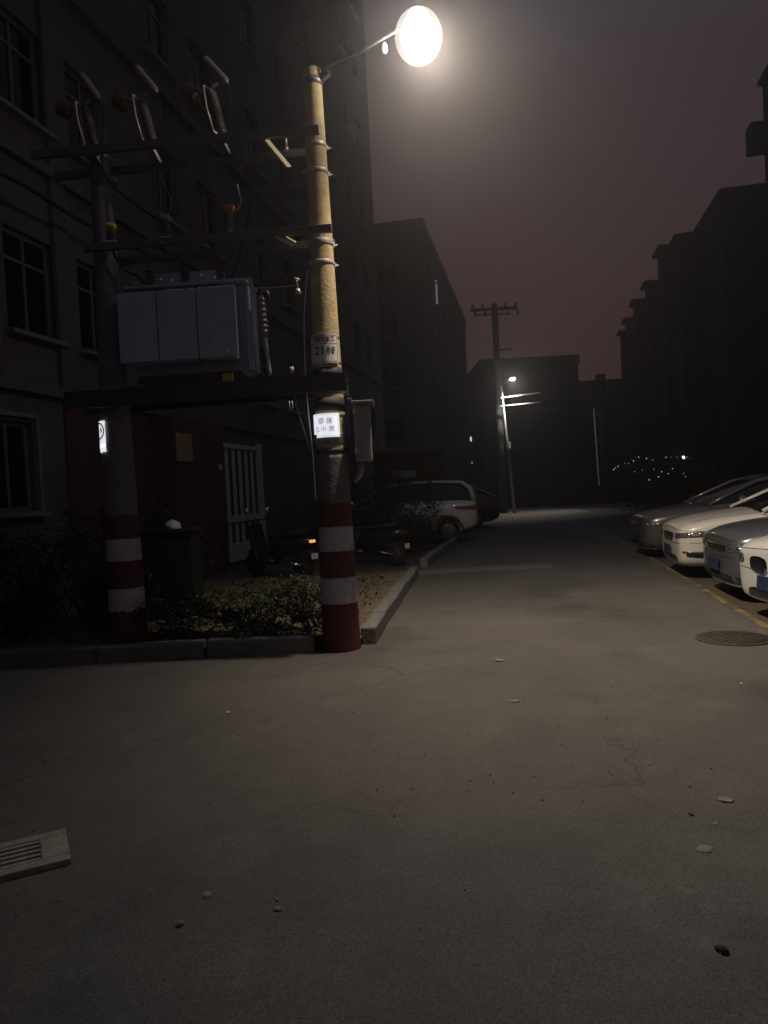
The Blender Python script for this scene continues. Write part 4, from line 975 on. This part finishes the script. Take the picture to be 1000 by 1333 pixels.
make_car('grey hatchback second from the front among the cars on the right', (4.03, 9.05, 0), R(-10), greyp, grille='bar', plate=True)
make_car('cream white hatchback, third from the front on the right, with a black hexagonal grille', (4.29, 11.2, 0), R(-11), cream, grille='hex')
make_car('brownish grey car farthest back in the row on the right, partly in shadow', (4.75, 14.0, 0), R(-8), brownp, grille='bar')
make_car('white sport utility vehicle parked on the left behind the scooter, rear towards the lane', (2.62 - 4.38, 20.9, 0), R(-8), suvp, kind='suv', Hr=1.68, grille='bar', cat='car')
make_car('black car parked beyond the white sport utility vehicle on the left', (4.0 - 4.35, 26.0, 0), R(4), blackp, grille='bar')

# ------------------------------------------------------------------ scooters
def scooter(label, p, rz, bodym, tail_mat, s=1.0):
    t = thing('scooter', label, 'scooter', p, rz, group='scooters parked by the bed'); t.scale = (s,) * 3
    for x in (-.62, .62):
        k = MB(); k.lathe((x, -.05, .24), (x, .05, .24), [(0, .17), (.1, .225), (.5, .24), (.9, .225), (1, .17)], 24); w = k.build('wheel', tyre_m, t)
        k = MB(); k.lathe((x, -.052, .24), (x, .052, .24), [(0, .13), (.2, .15), (.8, .15), (1, .13)], 18); k.build('rim', rim_m, w)
    def loft(name, secs, m):
        vs, fs = [], []; n = 12
        for x, z, w, h in secs:
            for i in range(n): an = 2 * PI * i / n; vs.append((x, w * math.copysign(abs(math.cos(an)) ** .7, math.cos(an)), z + h * math.copysign(abs(math.sin(an)) ** .7, math.sin(an))))
        for j in range(len(secs) - 1):
            for i in range(n): fs.append((j * n + i, j * n + (i + 1) % n, (j + 1) * n + (i + 1) % n, (j + 1) * n + i))
        fs += [tuple(range(n))[::-1], tuple((len(secs) - 1) * n + i for i in range(n))]
        k = MB(); k.add(vs, fs, 0, True); return k.build(name, m, t)
    loft('rear_body', [(-.12, .50, .12, .16), (.05, .52, .15, .18), (.35, .56, .16, .16), (.62, .62, .12, .11), (.84, .66, .05, .05)], bodym)
    loft('seat', [(-.14, .73, .09, .035), (.05, .75, .13, .055), (.4, .78, .14, .06), (.72, .82, .09, .04)], black)
    loft('footboard', [(-.52, .28, .13, .05), (-.3, .27, .15, .05), (-.05, .30, .14, .06)], bodym)
    k = MB(); k.bar((-.44, 0, .30), (-.62, 0, .98), .34, .09, up=(1, 0, .2)); k.build('leg_shield', bodym, t, .03)
    k = MB(); k.tube([(-.62, 0, .24), (-.60, 0, .55), (-.58, 0, 1.02)], .03, 8); k.tube([(-.50, -.34, 1.04), (-.57, -.16, 1.05), (-.57, .16, 1.05), (-.50, .34, 1.04)], .014, 8); k.build('handlebar', dark_steel, t)
    for sd in (-1, 1):
        k = MB(); k.tube([(-.55, sd * .2, 1.05), (-.50, sd * .25, 1.22)], .006, 6); k.lathe((-.50, sd * .25, 1.23), (-.475, sd * .25, 1.24), [(0, .055), (1, .05)], 14); k.build('mirror', chrome, t)
    loft('front_fender', [(-.84, .30, .03, .02), (-.72, .46, .06, .04), (-.58, .50, .06, .04), (-.45, .44, .04, .03)], bodym)
    k = MB(); k.box((.86, 0, .66), (.05, .12, .05)); k.build('tail_light', tail_mat, t, .012)
    k = MB(); k.bar((.78, 0, .50), (.92, 0, .32), .16, .012, up=(1, 0, 0)); k.build('rear_mudguard', black, t)
    k = MB(); k.box((.90, 0, .40), (.01, .16, .10)); k.build('number_plate', sign_white, t, .003)
    k = MB(); k.tube([(.62, -.08, .24), (.3, -.14, .30), (.1, -.14, .34)], .022, 8); k.build('exhaust', chrome, t)
    return t
scooter('black scooter with a red tail light parked just right of the striped pole', (-.35, 14.6, 0), R(-32), blackp, tail_m)
scooter('dark scooter half hidden behind the right striped pole, its amber reflector given a glow of its own', (-1.95, 13.4, 0), R(-38), blackp, emitter('amber_reflector_glow', (1, .45, .1), 1.0))
scooter('third dark scooter farther back beside the front of the white vehicle', (-.6, 17.0, 0), R(-20), mat('dull_grey_plastic', (.10, .11, .12), .4), tail_m)

# ------------------------------------------------------------------ cabinet, plants
q = P3(220, 686, 8.9)
CB = thing('utility_cabinet', 'dark green cabinet standing between the poles in the planting bed', 'cabinet', (q.x, 8.9, .1))
k = MB(); k.box((0, 0, q.z / 2 - .08), (.64, .42, q.z - .16)); k.build('case', cab_m, CB, .02)
k = MB(); k.box((0, -.215, q.z / 2 - .08), (.56, .012, q.z - .34)); k.build('door', cab_m, CB, .006)
k = MB(); k.box((0, -.01, q.z - .14), (.70, .50, .04)); k.build('lid', cab_m, CB, .01)
k = MB(); k.lathe((-.02, 0, 0), (.02, 0, .09), [(0, .11), (.4, .10), (.8, .07), (1, .05)], 9); o = k.build('plastic_bag', mat('pale_plastic', (.55, .55, .52), .5), None, loc=(q.x + .08, 8.85, q.z - .02)); tag(o, 'crumpled pale plastic bag lying on the dark green cabinet', 'bag')
gl = [leaf_a, leaf_b]; gd = [leaf_b, leaf_a]; gy = [leaf_c, leaf_a]
for i, (px, py, w, h, n, lf, ms, lb) in enumerate((
    (268, 742, .55, .62, 1400, .05, gl, 'rounded green shrub at the foot of the pale gate, right of the cabinet'),
    (330, 812, .60, .34, 1000, .05, gl, 'low sparse shrub in the middle of the planting bed'),
    (395, 800, .62, .42, 1300, .05, gl, 'leafy low shrub just left of the right striped pole'),
    (285, 800, .50, .30, 800, .045, gy, 'low yellowish shrub in front of the cabinet'),
    (362, 778, .42, .24, 600, .04, gy, 'small yellowish tuft near the back of the planting bed'),
    (225, 832, .9, .40, 1400, .05, gd, 'dark low shrub along the front kerb between the poles'),
    (330, 838, .9, .30, 1300, .05, gd, 'dark spreading shrub behind the middle of the front kerb'),
    (400, 836, .62, .26, 900, .045, gd, 'dark low shrub at the kerb against the right striped pole'))):
    g_ = gr(px, py, .12); shrub(g_.x, max(g_.y, 7.35), .10, w, h, n, lf, 40 + i, lb, ms)
for i, (x, y, w, h, lb) in enumerate(((-3.55, 8.6, 1.3, 1.35, 'dense dark bush behind the left striped pole'), (-4.1, 7.9, 1.2, 1.1, 'dark bush at the left edge, left of the striped pole'), (-3.05, 10.4, 1.1, 1.2, 'dark bush in front of the red entrance pillar'), (-2.9, 8.1, .7, .7, 'small dark bush at the foot of the left striped pole'))):
    shrub(x, y, .1, w, h, 3200, .06, 70 + i, lb, gd)
rnd = random.Random(8); gm = MB()   # leaf litter and weeds in the bed
for i in range(2600):
    y = rnd.uniform(7.15, 12.2); x = rnd.uniform(-4.2, -.36 + (y - 7.1) * .124); s = rnd.uniform(.015, .045); a = rnd.uniform(0, 6.28)
    if noise.noise(Vector((x * 1.2, y * 1.2, 7))) < -.1: continue
    z = .16 + .05 * noise.noise(Vector((x * 1.3, y * 1.3, 0))) - (max(0, y - 12.2) * .1) + rnd.uniform(-.03, .01)
    d = Vector((math.cos(a), math.sin(a), rnd.uniform(.0, 1.6))).normalized() * s * 1.6; w = Vector((-math.sin(a), math.cos(a), 0)) * s * .5; p_ = Vector((x, y, z))
    gm.add([p_ - w, p_ + w, p_ + d + w * .3, p_ + d - w * .3], [(0, 1, 2, 3)], rnd.choice((0, 0, 1, 2)))
o = gm.build('ground_cover', [leaf_c, leaf_a, bark]); o['kind'] = 'stuff'; o['label'] = 'weeds and fallen leaves scattered over the soil of the planting bed'

for i, (x, y, w, h, nn, lb) in enumerate(((.35, 17.4, 1.9, 1.75, 7500, 'dark clipped bush hiding the front half of the white sport utility vehicle'), (-.55, 19.2, 1.7, 1.9, 4200, 'taller dark bush left of the white sport utility vehicle'), (.75, 18.9, .8, .75, 1800, 'small dark bush below the side of the white sport utility vehicle'))):
    shrub(x, y, 0, w, h, nn, .07, 120 + i, lb, gd)
# dark trees by the right side, bush with tiny lights
tree(21.0, 52.0, 5.2, 2.6, 3500, .22, 5, 'dark rounded tree beyond the pole with the glowing tube for its lit edge', gd)
tree(12.6, 33.0, 3.0, 1.9, 3200, .13, 6, 'dark low tree behind the farthest parked car', gd, th=.15)
tree(10.0, 26.0, 2.5, 1.6, 3000, .11, 9, 'dark bushy tree right behind the row of parked cars', gd, th=.12)
tree(14.5, 50.0, 5.0, 2.2, 3000, .2, 11, 'dark tree in front of the long right hand row', gd)
FLt = thing('string_lights', 'string of tiny bluish lights tangled low over the bushes behind the parked cars', 'string lights', tuple(P3(845, 608, 24)))
rnd = random.Random(4); me_b = None
lm = [emitter('tiny_light_%d' % i, c, e_) for i, (c, e_) in enumerate((((.45, .6, 1.0), .7), ((.8, .85, 1.0), .35), ((.35, .45, .9), .3), ((.9, .95, 1.0), 3.0)))]
pts = [(800, 612), (806, 608), (812, 602), (826, 600), (833, 596), (848, 598), (866, 596), (873, 595), (880, 596), (889, 595), (891, 597), (893, 595), (874, 610), (860, 614), (851, 611), (846, 624), (838, 612), (826, 614), (868, 617), (891, 616), (893, 620), (857, 620), (803, 610), (818, 604), (843, 597)]
for i, (x, y) in enumerate(pts):
    p_ = P3(x + rnd.uniform(-2, 2), y + rnd.uniform(-1, 1), 24 + rnd.uniform(-.8, .8)) - FLt.location
    k = MB(); r_ = .020 if i not in (9, 10) else .04; k.lathe(p_ - Vector((0, 0, r_)), p_ + Vector((0, 0, r_)), [(0, r_ * .3), (.3, r_ * .9), (.7, r_ * .9), (1, r_ * .3)], 6); k.build('bulb', lm[3] if i in (9, 10) else lm[i % 3], FLt)
k = MB(); pw = sorted([tuple(P3(x, y - 1, 24) - FLt.location) for x, y in pts]); k.tube(pw, .006, 4); k.build('wire', black, FLt)
hb = shrub(9.6, 24.6, 0, 3.4, 2.2, 5000, .09, 90, 'wide dark hedge bush carrying the tiny bluish lights', gd)

# ------------------------------------------------------------------ road details
# storm drain
c0 = gr(-20, 1135); c1 = gr(88, 1122); 
SD = thing('storm_drain', 'pale concrete storm drain grate with slots at the lower left', 'drain grate', (-1.717, 3.05, .004), R(27))
k = MB(); Wg, Dg = .60, .33
k.box((Wg / -2 - .0 + .30, Dg / 2 - .03, .012), (Wg, .06, .03)); k.box((0, -Dg / 2 + .03, .012), (Wg, .06, .03)); k.box((Wg / 2 - .055, 0, .012), (.11, Dg - .12, .03)); k.box((-Wg / 2 + .04, 0, .012), (.08, Dg - .12, .03)); dm = mat('drain_concrete', (.30, .27, .22), .85, var=.35, vs=12, bump=.4, bs=50, fine=.2); k.build('frame', dm, SD, .006)
bar = MB(); bar.box((0, 0, 0), (Wg - .19, .026, .028)); b0 = bar.build('bar', dm, SD, .005)
for i in range(5):
    o = b0 if i == 0 else b0.copy()
    if i: C.objects.link(o)
    o.location = (-.015, -.088 + i * .044, .012)
k = MB(); k.box((-.015, 0, .0015), (Wg - .19, Dg - .121, .003)); k.build('sump', black, SD)
# manhole cover right
q = gr(955, 832); MH = thing('manhole_cover', 'round dark iron manhole cover beside the yellow line on the right', 'manhole cover', (q.x, q.y, .004))
k = MB(); k.lathe((0, 0, 0), (0, 0, .012), [(0, .32), (.8, .32), (1, .312)], 36); k.build('rim', mat('worn_iron', (.075, .065, .055), .85, .2, var=.4, vs=15), MH)
k = MB(); k.lathe((0, 0, .004), (0, 0, .016), [(0, .29), (1, .288)], 32); 
k.build('lid', mat('rusty_iron', (.07, .055, .04), .75, .3, var=.4, vs=20, bump=.6, bs=60), MH)
k = MB()
for i in range(-4, 5):
    for j in range(-4, 5):
        if i * i + j * j < 15: k.box((i * .065, j * .065, .018), (.034, .034, .006))
k.build('studs', MATS['worn_iron'], MH)
# stones and scraps
def stone(px, py, s, m, label, flat=.45):
    g_ = gr(px, py); rnd_ = random.Random(px * 7 + py); bm = bmesh.new(); bmesh.ops.create_icosphere(bm, subdivisions=2, radius=1)
    for v in bm.verts: v.co *= 1 + .28 * noise.noise(v.co * 1.6 + Vector((px, py, 0))); v.co = Vector((v.co.x * s * rnd_.uniform(.95, 1.05), v.co.y * s * .75, v.co.z * s * flat))
    me = bpy.data.meshes.new('stone'); bm.to_mesh(me); bm.free(); me.materials.append(m); o = bpy.data.objects.new('stone', me); C.objects.link(o); o.location = (g_.x, g_.y, s * flat * .6 + .008); o.rotation_euler = (0, 0, rnd_.uniform(0, 6)); tag(o, label, 'stone')
sm_r = mat('reddish_stone', (.26, .12, .08), .85); sm_g = mat('pale_stone', (.22, .20, .17), .9); sm_w = mat('white_scrap', (.7, .7, .68), .7); sm_d = mat('dark_clod', (.03, .022, .018), .9)
for a in ((235, 1207, .018, sm_r, 'small reddish stone on the asphalt right of the storm drain'), (270, 1168, .022, sm_g, 'flat dull pebble above the reddish stone', .2), (362, 1187, .016, sm_g, 'small pale pebble in the lower middle of the road', .4), (361, 1175, .008, sm_g, 'very small pebble just above the pale pebble', .5),
          (297, 929, .016, sm_w, 'tiny white scrap on the road in front of the kerb', .3), (670, 914, .035, sm_g, 'thin pale scrap on the middle of the road', .08), (945, 1043, .035, sm_g, 'pale flat patch of debris on the right of the road', .08), (932, 1075, .015, sm_g, 'small pale pebble on the right of the road', .2), (918, 1108, .035, sm_g, 'larger pale flat stone at the right of the road', .12),
          (650, 861, .045, sm_g, 'pale scrap of mortar on the road beyond the middle', .15), (940, 1242, .022, sm_d, 'dark clod at the lower right of the road', .5), (965, 892, .014, sm_w, 'tiny pale scrap near the right edge of the road', .4), (900, 1063, .015, sm_d, 'thin dark twig fragment on the right of the road', .3)):
    stone(*a)
rnd = random.Random(21); k = MB()
for i in range(900):
    x = rnd.uniform(-4, 4.5); y = rnd.uniform(1.6, 11); s = rnd.uniform(.002, .006) 
    if x > RK(y)[0] + .3 or (y > 6.7 and x < LK(y)[0]): continue
    k.lathe((x, y, .006), (x, y, .007 + s), [(0, s), (.6, s * .9), (1, s * .4)], 5, smooth=False)
o = k.build('grit', sm_g); o['kind'] = 'stuff'; o['label'] = 'loose grit scattered over the asphalt'

# ------------------------------------------------------------------ volume added to stand in for the lens glow round the street lamp
hz = MB(); hz.box((8, 38, 11.0), (110, 130, 24.6)); 
hm = bpy.data.materials.new('added_haze'); hm.use_nodes = True; hn = hm.node_tree; hn.nodes.clear()
ho = hn.nodes.new('ShaderNodeOutputMaterial'); hv = hn.nodes.new('ShaderNodeVolumePrincipled'); hn.links.new(hv.outputs[0], ho.inputs['Volume'])
hv.inputs['Density'].default_value = HAZE; hv.inputs['Color'].default_value = (.84, .84, .87, 1); hv.inputs['Anisotropy'].default_value = 0.89
o = hz.build('added_haze', hm); o['kind'] = 'stuff'; o['label'] = 'thin volume added to give the glow around the street lamp'
